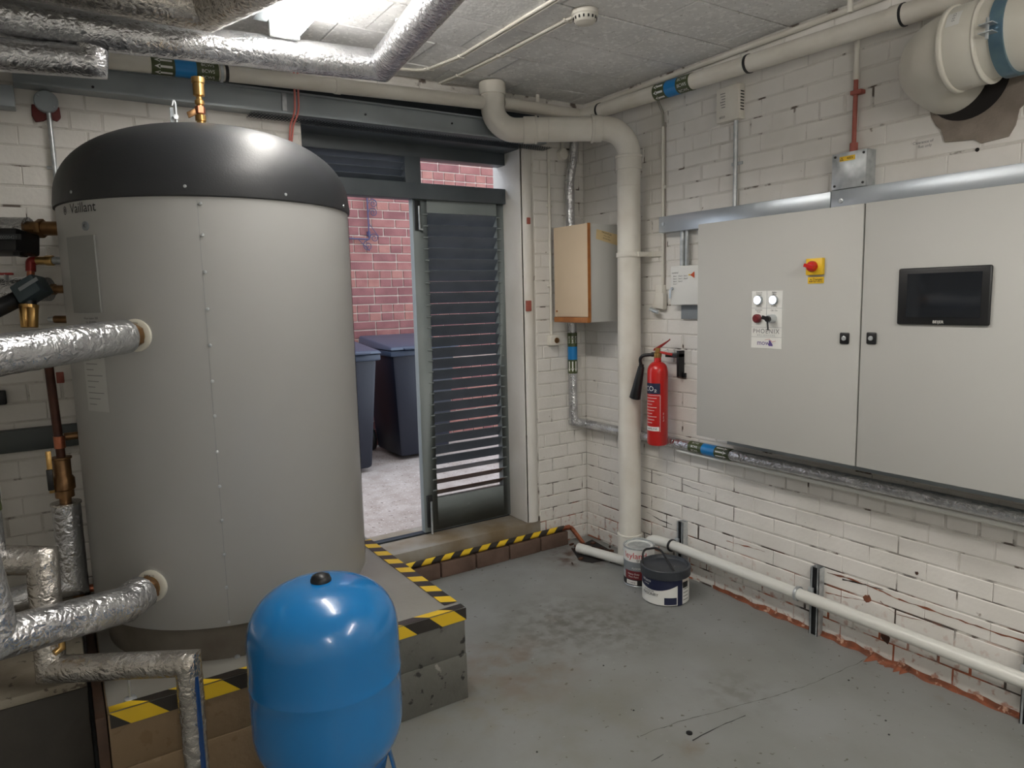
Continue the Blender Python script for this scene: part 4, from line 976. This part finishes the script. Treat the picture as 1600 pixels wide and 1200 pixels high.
d2 = MB().box((cx, cy2, cz0), (cx + .020, cy1 - .003, cz1)).build('door', cab_m, cc, bevel=.003)
F_ = cx - .0012
def fr(px, py): return at(px, py, 0, cx)
for px, dd in ((1320.5, d1), (1362.5, d2)):
    q = fr(px, 528.5); MB().box((cx - .008, q.y - .018, q.z - .021), (cx, q.y + .018, q.z + .021)).build('lock_plate', black_pl, dd, bevel=.004)
    MB().lathe([(.0085, 0), (.0085, .003), (.006, .004), (0, .003)], (cx - .008, q.y, q.z), 16, (-1, 0, 0)).build('lock_barrel', galv, dd)
# touch screen
a_, b_2 = fr(1407, 418), fr(1549, 508); a_.z = 1.556
MB().box((cx - .012, b_2.y + .002, 1.367), (cx, a_.y, 1.556)).build('screen_bezel', black_pl, d2, bevel=.006, seg=3)
MB().box((cx - .0135, b_2.y + .028, 1.392), (cx - .0122, a_.y - .032, 1.537)).build('screen_glass', screen_m, d2, smooth=0)
flat_text('BEIJER', .013, (cx - .0126, (a_.y + b_2.y) / 2 + .008, 1.377), (0, -1, 0), (0, 0, 1), white_lbl, d2)
# isolator
q = fr(1276, 417); MB().box((cx - .018, q.y - .034, q.z - .030), (cx, q.y + .034, q.z + .032)).build('isolator_plate', yellow, d1, bevel=.002)
kn = MB().lathe([(.020, 0), (.020, .012), (.016, .02), (0, .02)], (cx - .018, q.y + .004, q.z + .002), 20, (-1, 0, 0)); kn.obox((cx - .04, q.y + .004, q.z + .002), (.008, 0, 0), (0, .019, .006), (0, -.002, .006)); kn.build('isolator_knob', red_m, d1)
MB().box((cx - .0025, q.y - .032, q.z - .062), (cx, q.y + .034, q.z - .038)).build('warning_label', yellow, d1, smooth=0)
flat_text('Danger', .014, (cx - .0033, q.y - .008, q.z - .047), (0, -1, 0), (0, 0, 1), black_ink, d1); flat_text('400 VOLTS', .008, (cx - .0033, q.y - .008, q.z - .056), (0, -1, 0), (0, 0, 1), black_ink, d1)
def warn_tri(c, s, parent, u=(0, -1, 0), nrm=(-1, 0, 0)):
    u = V(u); n_ = V(nrm) * .0004; z_ = V((0, 0, 1)); c = V(c)
    outer = [c - u * s + z_ * -s * .7, c + u * s + z_ * -s * .7, c + z_ * s]; inner = [c + (p - c) * .6 for p in outer]
    MB().add([p + n_ for p in outer + inner], [(0, 1, 4, 3), (1, 2, 5, 4), (2, 0, 3, 5)]).build('warning_symbol', black_ink, parent, smooth=0)
warn_tri((cx - .0027, q.y + .021, q.z - .051), .008, d1)
# control legend plate
y_a, y_b, z_t, z_b = -1.402, -1.548, 1.492, 1.258
MB().box((cx - .0015, y_b, z_b), (cx, y_a, z_t)).build('legend_plate', white_lbl, d1, smooth=0)
for (w0, w1, z0, z1) in ((y_a, y_b, 1.4215, 1.4225), (y_a, y_b, 1.3435, 1.3445), (y_a, y_b, 1.3035, 1.3045)): MB().box((cx - .0021, w1, z0), (cx - .0014, w0, z1)).build('plate_joint', grey_print, d1, smooth=0)
MB().box((cx - .0021, -1.4755, 1.344), (cx - .0014, -1.4745, z_t)).build('plate_joint', grey_print, d1, smooth=0)
for yy, tops, bot in ((-1.437, ('Control', 'Circuit'), 'Healthy'), (-1.511, ('Boiler', 'Plant'), 'Healthy')):
    for k, tx in enumerate(tops): flat_text(tx, .009, (cx - .0022, yy, 1.485 - k * .0085), (0, -1, 0), (0, 0, 1), black_ink, d1)
    flat_text(bot, .009, (cx - .0022, yy, 1.430), (0, -1, 0), (0, 0, 1), black_ink, d1)
    rg = MB().lathe([(.019, 0), (.019, .010), (.0165, .012), (.0165, 0)], (cx - .0015, yy, 1.455), 24, (-1, 0, 0)).build('lamp_ring', galv, d1)
    MB().lathe([(.0165, 0), (.0165, .013), (.012, .018), (0, .019)], (cx - .0015, yy, 1.455), 24, (-1, 0, 0)).build('indicator_lens', lens_glow, d1)
flat_text('Common', .009, (cx - .0022, -1.437, 1.4145), (0, -1, 0), (0, 0, 1), black_ink, d1); flat_text('Fault', .009, (cx - .0022, -1.437, 1.4065), (0, -1, 0), (0, 0, 1), black_ink, d1); flat_text('Off / On', .009, (cx - .0022, -1.511, 1.412), (0, -1, 0), (0, 0, 1), black_ink, d1)
MB().lathe([(.0175, 0), (.0175, .014), (.013, .019), (0, .020)], (cx - .0015, -1.434, 1.380), 24, (-1, 0, 0)).build('fault_lens', maroon, d1)
MB().lathe([(.017, 0), (.017, .03), (.015, .032), (0, .032)], (cx - .0015, -1.508, 1.380), 24, (-1, 0, 0)).build('switch_barrel', galv, d1)
ks = MB().lathe([(.012, .0), (.012, .01), (0, .012)], (cx - .033, -1.508, 1.380), 16, (-1, 0, 0)); ks.obox((cx - .042, -1.500, 1.383), (.003, 0, 0), (0, .016, .004), (0, -.002, .007)); ks.obox((cx - .042, -1.512, 1.352), (.001, 0, 0), (0, .003, 0), (0, .002, .018)); ks.build('key', black_pl, d1)
flat_text('PHOENIX', .026, (cx - .0023, -1.474, 1.327), (0, -1, 0), (0, 0, 1), grey_ink, d1, spacing=1.2)
flat_text('B M S  S E R V I C E S', .0095, (cx - .0023, -1.474, 1.311), (0, -1, 0), (0, 0, 1), grey_print, d1)
flat_text('mow', .030, (cx - .0023, -1.462, 1.280), (0, -1, 0), (0, 0, 1), purple_ink, d1)
MB().add([(cx - .0023, -1.488, 1.268), (cx - .0023, -1.508, 1.268), (cx - .0023, -1.506, 1.276), (cx - .0023, -1.496, 1.290), (cx - .0023, -1.489, 1.292)], [(0, 1, 2, 3, 4)]).build('logo_sail', purple_ink, d1, smooth=0)
MB().tube([V((cx - .0023, -1.47, 1.292)), V((cx - .0023, -1.49, 1.296)), V((cx - .0023, -1.505, 1.285)), V((cx - .0023, -1.522, 1.290))], .0006, 4).build('logo_swoosh', red_ink, d1, smooth=0)

# galvanised junction box on the trunking and the red primer pipe
jb = thing('junction_box', (-.03, -1.7, 1.88), 'galvanised square junction box with yellow warning sticker standing on the trunking', 'junction box')
MB().box((-.06, -1.765, 1.88), (-.001, -1.622, 2.018)).build('case', galv, jb, bevel=.0015)
MB().box((-.0625, -1.764, 1.881), (-.060, -1.623, 2.017)).build('cover', galv, jb, bevel=.001)
for yy in (-1.636, -1.752):
    for z in (1.894, 2.005): MB().lathe([(.005, 0), (.0045, .003), (0, .003)], (-.0625, yy, z), 10, (-1, 0, 0)).build('screw', black_pl, jb)
st_ = MB().box((-.0632, -1.718, 1.985), (-.0625, -1.655, 2.003)).build('warning_sticker', yellow, jb, smooth=0)
warn_tri((-.0634, -1.664, 1.993), .007, jb); flat_text('400V', .013, (-.0636, -1.698, 1.994), (0, -1, 0), (0, 0, 1), black_ink, jb)
rpp = thing('primer_pipe', (-.02, -1.69, 2.02), 'vertical pipe with red primer on its lower half above the junction box', 'pipe')
MB().tube([(-.02, -1.685, 2.02), (-.02, -1.685, 2.055)], .015, 14).build('flared_end', red_pipe_m, rpp)
MB().tube([(-.02, -1.685, 2.05), (-.02, -1.685, 2.30)], .0085, 14).build('primed_length', red_pipe_m, rpp)
MB().tube([(-.022, -1.685, 2.29), (-.022, -1.685, 2.45)], .0105, 14).build('white_length', pvc, rpp)
MB().box((-.034, -1.715, 2.235), (-.001, -1.67, 2.25)).build('clip', red_pipe_m, rpp, bevel=.002)

# ================================================================== FLUE DUCT
fd = thing('flue_duct', (-.18, -2.2, 2.12), 'large white plastic flue duct bending into the broken hole in the right wall', 'duct')
zd = 2.245; rd = .118; xd = -.19
yE = -2.03
path = fillet([V((.06, yE, zd - .05)), V((xd, yE, zd)), V((xd, -3.4, zd + .02))], .11, 12)
MB().tube(path, rd, 48).build('duct_bend', duct_m, fd)
for (y, L_, rr) in ((-2.175, .10, .009), (-2.13, .018, .016), (-2.225, .012, .012)):
    MB().tube([V((xd, y - L_ / 2, zd)), V((xd, y + L_ / 2, zd))], rd + rr, 48).build('socket_collar', duct_m, fd, bevel=.006, seg=3)
stp = MB().tube([V((xd, -2.268, zd)), V((xd, -2.305, zd))], rd + .006, 48).build('steel_strap', zinc_blue, fd)
nd = (CAM - V((xd, -2.287, zd))); nd.y = 0; nd = nd.normalized(); cN = V((xd, -2.275, zd)) + (nd * .93 + V((0, 0, .22))).normalized() * (rd + .018)
for dz in (-.012, .012): MB().obox(cN + V((0, 0, dz)), (.022, 0, 0), (0, .019, 0), (0, 0, .0015)).build('strap_ear', galv, fd)
MB().tube([cN + V((-.008, 0, -.03)), cN + V((-.008, 0, .03))], .005, 8).build('strap_bolt', galv, fd)
MB().box((xd + .0, -2.31, zd + rd), (xd + .012, -2.25, H)).build('hanger_strap', pvc, fd, bevel=.002)
fcm = cyl_map((xd, -2.165, zd), (0, -1, 0), (-.75, 0, .45), rd + .009)
lb2 = bent_rect(-.02, .02, -.02, .03, fcm, white_lbl, fd, 'paper_sticker', .0008, 6)
bent_text('CE 0.5', .012, fcm, grey_ink, lb2, lift=.0014)
# broken patch around the hole
pp = [(1455, 183), (1462, 196), (1470, 203), (1476, 222), (1500, 220), (1522, 218), (1532, 224), (1552, 219), (1575, 213), (1586, 195), (1592, 170), (1612, 150), (1600, 60), (1480, 60), (1440, 120)]
hp = MB().prism([at(a, b, 0, -.0095) for a, b in pp], (.008, 0, 0)).build('mortar_patch', plaster_rough, wr, smooth=0)
MB().lathe([(.0, 0), (.128, 0), (.132, .002), (.0, .0025)], (-.0095, yE - .05, zd - .055), 40, (-1, 0, 0)).build('wall_hole', void_dark, wr)
flat_text('Clearance of', .014, at(1442, 222, 0, -.0055), (0, -1, 0), (0, 0, 1), grey_ink, wr, name='pencil_note'); flat_text('flue only', .014, at(1445, 228, 0, -.0055), (0, -1, 0), (0, 0, 1), grey_ink, wr, name='pencil_note')
q = at(1527, 234, 0, -.006); MB().lathe([(.007, 0), (.005, .001), (0, .0012)], q, 9, (-1, 0, 0)).build('drill_hole', void_dark, wr)

# ================================================================== FIRE EXTINGUISHER
EX = V((-.105, -.712, .712)); er = .053
ex = thing('fire_extinguisher', EX, 'red carbon dioxide fire extinguisher with black horn hanging on the right wall', 'fire extinguisher')
pe = [(.0, 0), (er - .006, 0), (er, .008), (er, .375)]
for i in range(1, 11):
    a = PI / 2 * i / 10; pe.append((.018 + (er - .018) * math.cos(a), .375 + .055 * math.sin(a)))
pe += [(.018, .435), (.018, .465), (0, .465)]
MB().lathe(pe, EX, 40).build('cylinder', red_m, ex)
toC = CAM - EX; toC.z = 0; toC.normalize(); side = V((0, 0, 1)).cross(toC)   # side = to the left? (viewer's right)
vz = EX + V((0, 0, .465))
MB().lathe([(.019, -.012), (.021, 0), (.021, .012), (.014, .016), (.014, .038), (0, .04)], vz, 16).build('valve', brass, ex)
rt = side if side.dot(RX) > 0 else -side
hd = MB(); hd.prism([vz + V((0, 0, .022)) - rt * .022 + toC * .009, vz + V((0, 0, .034)) - rt * .02 + toC * .009, vz + V((0, 0, .075)) + rt * .05 + toC * .009, vz + V((0, 0, .085)) + rt * .062 + toC * .009, vz + V((0, 0, .078)) + rt * .064 + toC * .009, vz + V((0, 0, .040)) + rt * .018 + toC * .009], -toC * .018)
hd.build('squeeze_lever', red_dk, ex, bevel=.002)
hd = MB(); hd.prism([vz + V((0, 0, .010)) + rt * .01 + toC * .009, vz + V((0, 0, .022)) + rt * .01 + toC * .009, vz + V((0, 0, .010)) + rt * .075 + toC * .009, vz + V((0, 0, -.004)) + rt * .078 + toC * .009], -toC * .018); hd.build('carry_handle', red_m, ex, bevel=.002)
MB().tube([vz + V((0, 0, .02)) + rt * .03 + toC * .012, vz + V((0, 0, .032)) + rt * .05 + toC * .012, vz + V((0, 0, .02)) + rt * .055 + toC * .012], .002, 6).build('safety_pin', galv, ex)
h0 = vz + V((0, 0, .004)) - rt * .018
hs = fillet([h0, h0 - rt * .075 + V((0, 0, -.005)), at(1002, 573, 0, -.15)], .06, 8)
MB().tube(hs, .0085, 12).build('hose', black_pl, ex)
MB().tube([h0 + rt * .002, h0 - rt * .014], .012, 12).build('hose_nut', black_pl, ex)
MB().tube([hs[-1], at(992, 622, 0, -.155)], [.016, .030], 20).build('horn', black_pl, ex, bevel=.002)
MB().tube([hs[-1] + V((0, 0, .012)), hs[-1] - V((0, 0, .004))], .013, 14).build('horn_collar', black_pl, ex)
bk = MB(); bk.box((-.045, -.80, 1.065), (-.001, -.785, 1.20)); bk.box((-.06, -.80, 1.165), (-.002, -.72, 1.185)); bk.box((-.014, -.815, 1.06), (-.001, -.78, 1.085)); bk.build('wall_bracket', black_pl, ex, bevel=.002)
ecm = cyl_map(EX, (0, 0, 1), toC - rt * .55, er)
bent_rect(.27, .325, -.055, .040, ecm, navy, ex, 'black_band_label', .0005, 10)
bent_text('CO₂', .036, ecm, white_lbl, ex, u0=.296, s0=-.012, lift=.0014)
bent_rect(.262, .264, -.05, .040, ecm, white_lbl, ex, 'label_border', .0006, 8); bent_rect(.075, .264, .039, .041, ecm, white_lbl, ex, 'label_border', .0006, 2)
for k in range(9): bent_rect(.247 - k * .016, .2495 - k * .016, -.045, .022 - .012 * (k % 3), ecm, white_lbl, ex, 'label_text_line', .0006, 5)
bent_rect(.078, .10, -.045, .035, ecm, white_lbl, ex, 'label_footer', .0006, 8)
bent_text('SAFELINE', .014, ecm, black_ink, ex, u0=.089, s0=-.004, lift=.0014)
bent_text('2kg  EN3  34B', .008, ecm, white_lbl, ex, u0=.15, s0=.058, rot=1, lift=.0008)

# ================================================================== POSTS + WHITE WASTE PIPE
for i, (y, zt_, nm) in enumerate(((-.81, .305, 'slotted strut post behind the paint tub, holding the white pipe'), (-1.588, .305, 'slotted strut post midway along the right wall'), (-2.39, .30, 'slotted strut post at the right edge of the picture'))):
    t = thing('strut_post', (-.04, y, 0), nm, 'post', 'strut posts on the right wall')
    c = MB()
    for e in (-1, 1):
        c.box((-.041, y + e * .0205, 0), (-.0385, y + e * .0115, zt_)); c.box((-.041, y + e * .0205, 0), (-.001, y + e * .018, zt_))
    c.box((-.0035, y - .018, 0), (-.001, y + .018, zt_)); c.build('channel', galv, t, smooth=0)
    MB().box((-.0355, y - .0175, .0), (-.0345, y + .0175, zt_ - .001)).build('channel_shade', black_pl, t, smooth=0)  # black sheet standing for the shade inside the open channel
    MB().box((-.052, y + .0, .185), (-.041, y + .024, .215)).build('clip_bracket', galv, t, bevel=.002)
wp = thing('white_waste_pipe', (-.1, -1.5, .16), 'white plastic waste pipe running low along the right wall', 'pipe')
wpy = [V((-.246, -.215, .034)), V((-.172, -.50, .034)), V((-.135, -.60, .05)), V((-.095, -.655, .182)), V((-.078, -.76, .182)), V((-.078, -3.3, .172))]
MB().tube(fillet(wpy, .05, 6), .0265, 24).build('pipe', pvc_white, wp)
for y in (-.79, -1.535): MB().tube([V((-.078, y - .006, .180)), V((-.078, y + .006, .180))], .033, 24).build('pipe_clip', black_pl if y > -1 else galv, wp, bevel=.002)
MB().tube([V((-.225, -.29, .034)), V((-.245, -.215, .034))], .0285, 24).build('pipe_end', pvc_white, wp)
# tape-wrapped copper pipe on the kerb
cpp = thing('taped_copper_pipe', (-.8, -.04, .1), 'copper pipe wrapped in yellow and black tape lying on the brick kerb', 'pipe')
c0, c1 = V((-1.50, -.04, .104)), V((-.215, -.04, .100)); n_seg = 22; L_ = (c1 - c0).length; per = L_ / 11
r_ = .0155
for k in range(22):
    nn_ = 16; vs = []; sl = .045
    for e in (0, 1):
        for j in range(nn_):
            a = 2 * PI * j / nn_; xx = c0.x + (k + e) * per / 2 + sl * .5 * math.cos(a - 1.0); xx = min(max(xx, c0.x), c1.x)
            vs.append((xx, -.04 + r_ * math.sin(a), .104 + (xx - c0.x) * -.003 + r_ * math.cos(a)))
    MB().add(vs, [(j, (j + 1) % nn_, nn_ + (j + 1) % nn_, nn_ + j) for j in range(nn_)]).build('yellow_wrap' if k % 2 == 0 else 'black_wrap', tape_yellow if k % 2 == 0 else tape_black, cpp)
MB().tube(fillet([V((-.235, -.04, .100)), V((-.165, -.045, .098)), V((-.115, -.10, .0))], .035, 8), .0135, 16).build('copper_end', copper, cpp)
MB().tube([V((-.20, -.042, .0995)), V((-.175, -.044, .099))], .0155, 16).build('elbow_socket', copper, cpp)
# gully
gl = thing('floor_gully', (-.16, -.2, 0), 'rusty drain gully in the floor at the corner by the soil pipe', 'drain')
MB().add([at(a, b, 2, .0015) for a, b in ((893, 858), (925, 843), (958, 862), (955, 874), (925, 880), (905, 876))], [(0, 1, 2, 3, 4, 5)]).build('pit', void_dark, gl, smooth=0)
for k in range(7):
    q = at(905 + k * 7.5, 862 - k * .3, 2, .004); MB().obox(q, (.003, 0, 0), (0, .07, 0), (0, 0, .003)).build('grate_bar', rust, gl)
rg = MB()
for k in range(26):
    q = at(random.uniform(890, 965), random.uniform(846, 880), 2, .004); rg.obox(q, (random.uniform(.004, .014), random.uniform(-.006, .006), 0), (random.uniform(-.004, .004), random.uniform(.004, .012), 0), (0, 0, random.uniform(.002, .006)))
tag(rg.build('rubble', rust, gl, smooth=0), kind='stuff')

# ================================================================== PAINT TIN AND TUB
PT = V((-.245, -.72, 0)); rt_ = .078; hz = .205
pt_ = thing('paint_tin', PT, 'tall metal paint tin with red lettering behind the dark tub', 'paint tin')
MB().lathe([(rt_, 0), (rt_ + .002, .002), (rt_ + .002, .006), (rt_, .008), (rt_, hz - .008), (rt_ + .003, hz - .006), (rt_ + .003, hz), (rt_ - .004, hz), (rt_ - .006, hz - .008)], PT, 48).build('can', galv, pt_)
MB().lathe([(rt_ - .006, hz - .010), (rt_ - .007, hz - .004), (rt_ - .016, hz - .004), (rt_ - .02, hz - .009), (0, hz - .009)], PT, 40).build('lid', white_lbl, pt_)
dC = CAM - PT; dC.z = 0; dC.normalize(); rC = RX.copy(); pcm = cyl_map(PT, (0, 0, 1), dC - RX * .12, rt_)
bent_rect(.132, .196, -.20, .20, pcm, white_lbl, pt_, 'white_label', .0006, 24); bent_rect(.075, .132, -.20, .20, pcm, grey_print, pt_, 'grey_label', .0006, 24)
bent_rect(.040, .085, -.07, .035, pcm, maroon, pt_, 'red_label', .0010, 12); bent_rect(.008, .04, -.20, .20, pcm, black_ink, pt_, 'black_label', .0006, 24); bent_rect(.013, .035, -.06, .0, pcm, white_lbl, pt_, 'volume_label', .0010, 8)
bent_text('leyland', .044, pcm, red_ink, pt_, u0=.165, s0=-.012, lift=.0014); bent_text('trade', .022, pcm, black_ink, pt_, u0=.143, s0=.02, lift=.0014)
bent_text('FLOOR', .014, pcm, white_lbl, pt_, u0=.098, s0=-.005, lift=.0014); bent_text('Heavy Duty', .013, pcm, white_lbl, pt_, u0=.069, s0=-.02, lift=.0018); bent_text('Floor Paint', .012, pcm, white_lbl, pt_, u0=.054, s0=-.02, lift=.0018); bent_text('5 Litre', .015, pcm, black_ink, pt_, u0=.024, s0=-.03, lift=.0016)
hb = [PT + RX * (rt_ + .002) * math.cos(a) + V((0, 0, .175 + .055 * math.sin(a))) + dC * (.01 - .03 * math.sin(a)) for a in [PI * i / 14 for i in range(15)]]
MB().tube(hb, .003, 8).build('wire_handle', galv, pt_)
PB = V((-.272, -.935, 0)); rb0, rb1, hb_ = .106, .118, .165
tb = thing('paint_tub', PB, 'dark lidded plastic tub of masonry paint with white and navy label', 'paint tub')
MB().lathe([(rb0 - .006, 0), (rb0, .004), (rb0 + .0095, hb_ - .014)], PB, 64).build('body', mat('tub_white', (204, 198, 188), .4), tb)
dk = mat('tub_slate', (54, 58, 64), .42)
MB().lathe([(rb1, hb_ - .035), (rb1 + .003, hb_ - .033), (rb1 + .004, hb_ + .008), (rb1 + .001, hb_ + .011), (rb1 - .006, hb_ + .010), (rb1 - .010, hb_ - .004), (rb1 - .014, hb_ - .007), (0, hb_ - .007)], PB, 64).build('lid', dk, tb)
dB_ = CAM - PB; dB_.z = 0; dB_.normalize(); bcm = cyl_map(PB, (0, 0, 1), dB_, rb0 + .008)
def lab(u0, u1, s0, s1, m_, nm, lf=.001): bent_rect(u0, u1, s0, s1, bcm, m_, tb, nm, lf, 16)
lab(.006, .10, -.155, .16, white_lbl, 'white_label', .0006)
# navy swoosh at top
N_ = 20; vs = []
for k in range(N_ + 1):
    s_ = -.155 + .215 * k / N_; vs += [bcm(.092 + .0 - .022 * math.sin(PI * min(1, (k / N_) * 1.0)) * 1.0 + .012 * (k / N_), s_, .0014), bcm(.134, s_, .0014)]
MB().add(vs, [(2 * k, 2 * k + 2, 2 * k + 3, 2 * k + 1) for k in range(N_)]).build('navy_swoosh', navy, tb)
lab(.002, .134, .060, .088, navy, 'navy_stripe', .0012); lab(.010, .045, -.005, .055, navy, 'navy_panel', .0014); lab(.085, .115, .09, .13, black_ink, 'black_panel', .0014)
for k in range(4): lab(.078 - k * .018, .081 - k * .018, .094, .135, black_ink, 'label_line', .0014)
bent_text('EXTERIOR', .013, bcm, black_ink, tb, u0=.068, s0=-.085, lift=.0018); bent_text('MASONRY', .020, bcm, black_ink, tb, u0=.053, s0=-.08, lift=.0018)
bent_text('Watco', .020, bcm, white_lbl, tb, u0=.117, s0=-.10, lift=.0022); bent_text('coatings', .010, bcm, white_lbl, tb, u0=.101, s0=-.10, lift=.0022)
hL = [PB + RX * -(rb1 + .004) * math.cos(a) * 1.0 + V((0, 0, .160 + .062 * math.sin(a))) + (-dB_) * (.0 + .07 * math.sin(a)) for a in [PI * i / 20 for i in range(21)]]
hL = fillet([PB - RX * .112 + V((0, 0, .15)), PB - RX * .112 - dB_ * .03 + V((0, 0, .235)), PB - RX * .03 - dB_ * .07 + V((0, 0, .228)), PB + RX * .055 + dB_ * .10 + V((0, 0, .150))], .03, 8)
MB().tube(hL, .0052, 10).build('handle', black_pl, tb)
q = PB + RX * .055 + V((0, 0, hb_ - .0065)) ; MB().obox(q, RX * .010, dB_ * .006, V((0, 0, .0006))).build('paint_drip', white_lbl, tb, smooth=0)

# ================================================================== TOP OF TANK + CABLES + DETECTOR
bt = thing('air_valve', TC + V((0, 0, 2.11)), 'brass air valve assembly standing on top of the tank dome', 'valve')
zb_ = 2.094
q = V((TC.x, TC.y, 0)) + RX * -.0
ztop = at(312, 122, 1, TC.y).z
q.x = at(314, 190, 1, TC.y).x
hT = ztop - zb_
prv = [(.0, -.012), (.020, -.012), (.020, .02), (.014, .022), (.014, .035), (.018, .037), (.018, .055), (.011, .06), (.011, .09), (.016, .092), (.016, .105), (.010, .11), (.010, .118), (.019, .122), (.019, hT - .02), (.022, hT - .018), (.022, hT), (0, hT)]
MB().lathe(prv, V((q.x, TC.y, zb_)), 16).build('body', brass, bt, smooth=30)
MB().obox(V((q.x - .028, TC.y, zb_ + .06)), (.014, 0, .008), (0, .003, 0), (-.003, 0, .010)).build('side_tap', bronze, bt, bevel=.002)
MB().hexn(V((q.x, TC.y, zb_ + .062)), V((q.x, TC.y, zb_ + .085)), .017).build('hex', copper, bt)
ey = thing('lifting_eye', (0, 0, 0), 'small galvanised lifting hook just behind the tank dome', 'hook'); ey.location = at(273, 190, 1, -.3); WPOS[ey.name] = V(ey.location)
q = at(273, 192, 1, -.3); MB().obox(q + V((-.008, 0, .02)), (.006, 0, 0), (0, .004, 0), (0, 0, .035)).build('plate', grey_steel, ey)
MB().tube(fillet([q + V((.006, -.006, -.03)), q + V((.006, -.006, .07)), q + V((.0, -.006, .085)), q + V((-.006, -.006, .06))], .008), .005, 10).build('rod', galv, ey)
MB().lathe([(.010, 0), (.010, .006), (0, .006)], q + V((.004, -.010, .02)), 6, (0, -1, 0)).build('nut', galv, ey)
pc = thing('hanging_cables', at(462, 140, 1, -.1), 'pair of red and white cables hanging in front of the steel beam', 'cable')
for dx in (-.008, .008):
    MB().tube(fillet([at(462, 100, 1, -.16) + V((dx, 0, .05)), at(463, 142, 1, -.10) + V((dx, 0, 0)), at(464, 175, 1, -.10) + V((dx, 0, 0)), at(456, 195, 1, -.06) + V((dx * .8, 0, 0)), at(454, 222, 1, -.03) + V((dx * .6, 0, 0))], .08, 6), .0045, 8).build('cable', cable_pink, pc)
dt = thing('smoke_detector', (-.86, -1.075, 2.53), 'small cream smoke detector on the ceiling at the end of the twin cables', 'smoke detector')
q = V((-.86, -1.075, H))
MB().lathe([(.052, 0), (.052, .016), (.047, .02), (.045, .034), (.038, .044), (.02, .05), (0, .051)], q, 32, (0, 0, -1)).build('housing', pvc, dt, smooth=35)
sl_ = MB()
for k in range(16):
    a = 2 * PI * k / 16; sl_.obox(q + V((.045 * math.cos(a), .045 * math.sin(a), -.031)), (.0022 * math.cos(a), .0022 * math.sin(a), 0), (-.003 * math.sin(a), .003 * math.cos(a), 0), (0, 0, .005))
sl_.build('sensor_slots', black_pl, dt, smooth=0)
zc_ = H - .006
c1_ = fillet([V((-1.26, -.10, zc_)), V((-1.09, -.14, zc_)), V((-1.035, -.40, zc_)), V((-1.03, -1.3, zc_)), V((-1.03, -3.0, zc_))], .09, 8)
c2_ = fillet([V((-.93, -.0, zc_)), V((-.91, -.16, zc_)), V((-.886, -.50, zc_)), V((-.872, -.98, zc_)), V((-.865, -1.03, zc_))], .05, 6)
for nm, pa in (('pair of white ceiling cables curving from the foil pipe elbow', c1_), ('pair of white ceiling cables running to the smoke detector', c2_)):
    t = thing('ceiling_cable', pa[0], nm, 'cable', 'twin cables on the ceiling')
    for dx in (-.008, .008): MB().tube([p + V((dx, dx * .3, 0)) for p in pa], .0062, 8).build('cable', pvc, t)
    for f in (.3, .6, .85):
        p = pa[int(f * (len(pa) - 1))]; MB().box(p + V((-.02, -.006, -.008)), p + V((.02, .006, .006))).build('cable_clip', pvc, t, bevel=.002)
# junction of pipe on wall behind the corner: short branch along the back wall to the right wall pipe
o = MB().tube([V((-.62, -.1, 2.50)), V((-.10, -.1, 2.50)), V((-.085, -.20, 2.492))], .030, 20).build('corner_pipe', pvc); tag(o, 'cream pipe crossing the corner behind the soil pipe', 'pipe')
# threaded stud and small foot under the low foil pipe
o = thing('levelling_foot', at(204, 1090, 2, PZ), 'small threaded levelling foot standing on the plinth', 'foot')
q = at(204, 1092, 2, PZ); MB().tube([q, q + V((0, 0, .075))], .004, 8).build('stud', galv, o); MB().lathe([(.018, 0), (.016, .004), (.006, .007), (0, .007)], q, 16).build('disc', galv, o)
o = thing('bolt_stud', at(370, 1027, 1, -1.0), 'small shiny bolt head on the tank base ring', 'bolt')
a, z = tang(371, 1027, .44); MB().lathe([(.010, 0), (.008, .010), (0, .012)], tpt(a, z, .44), 8, V((math.cos(a), math.sin(a), 0))).build('head', galv, o)
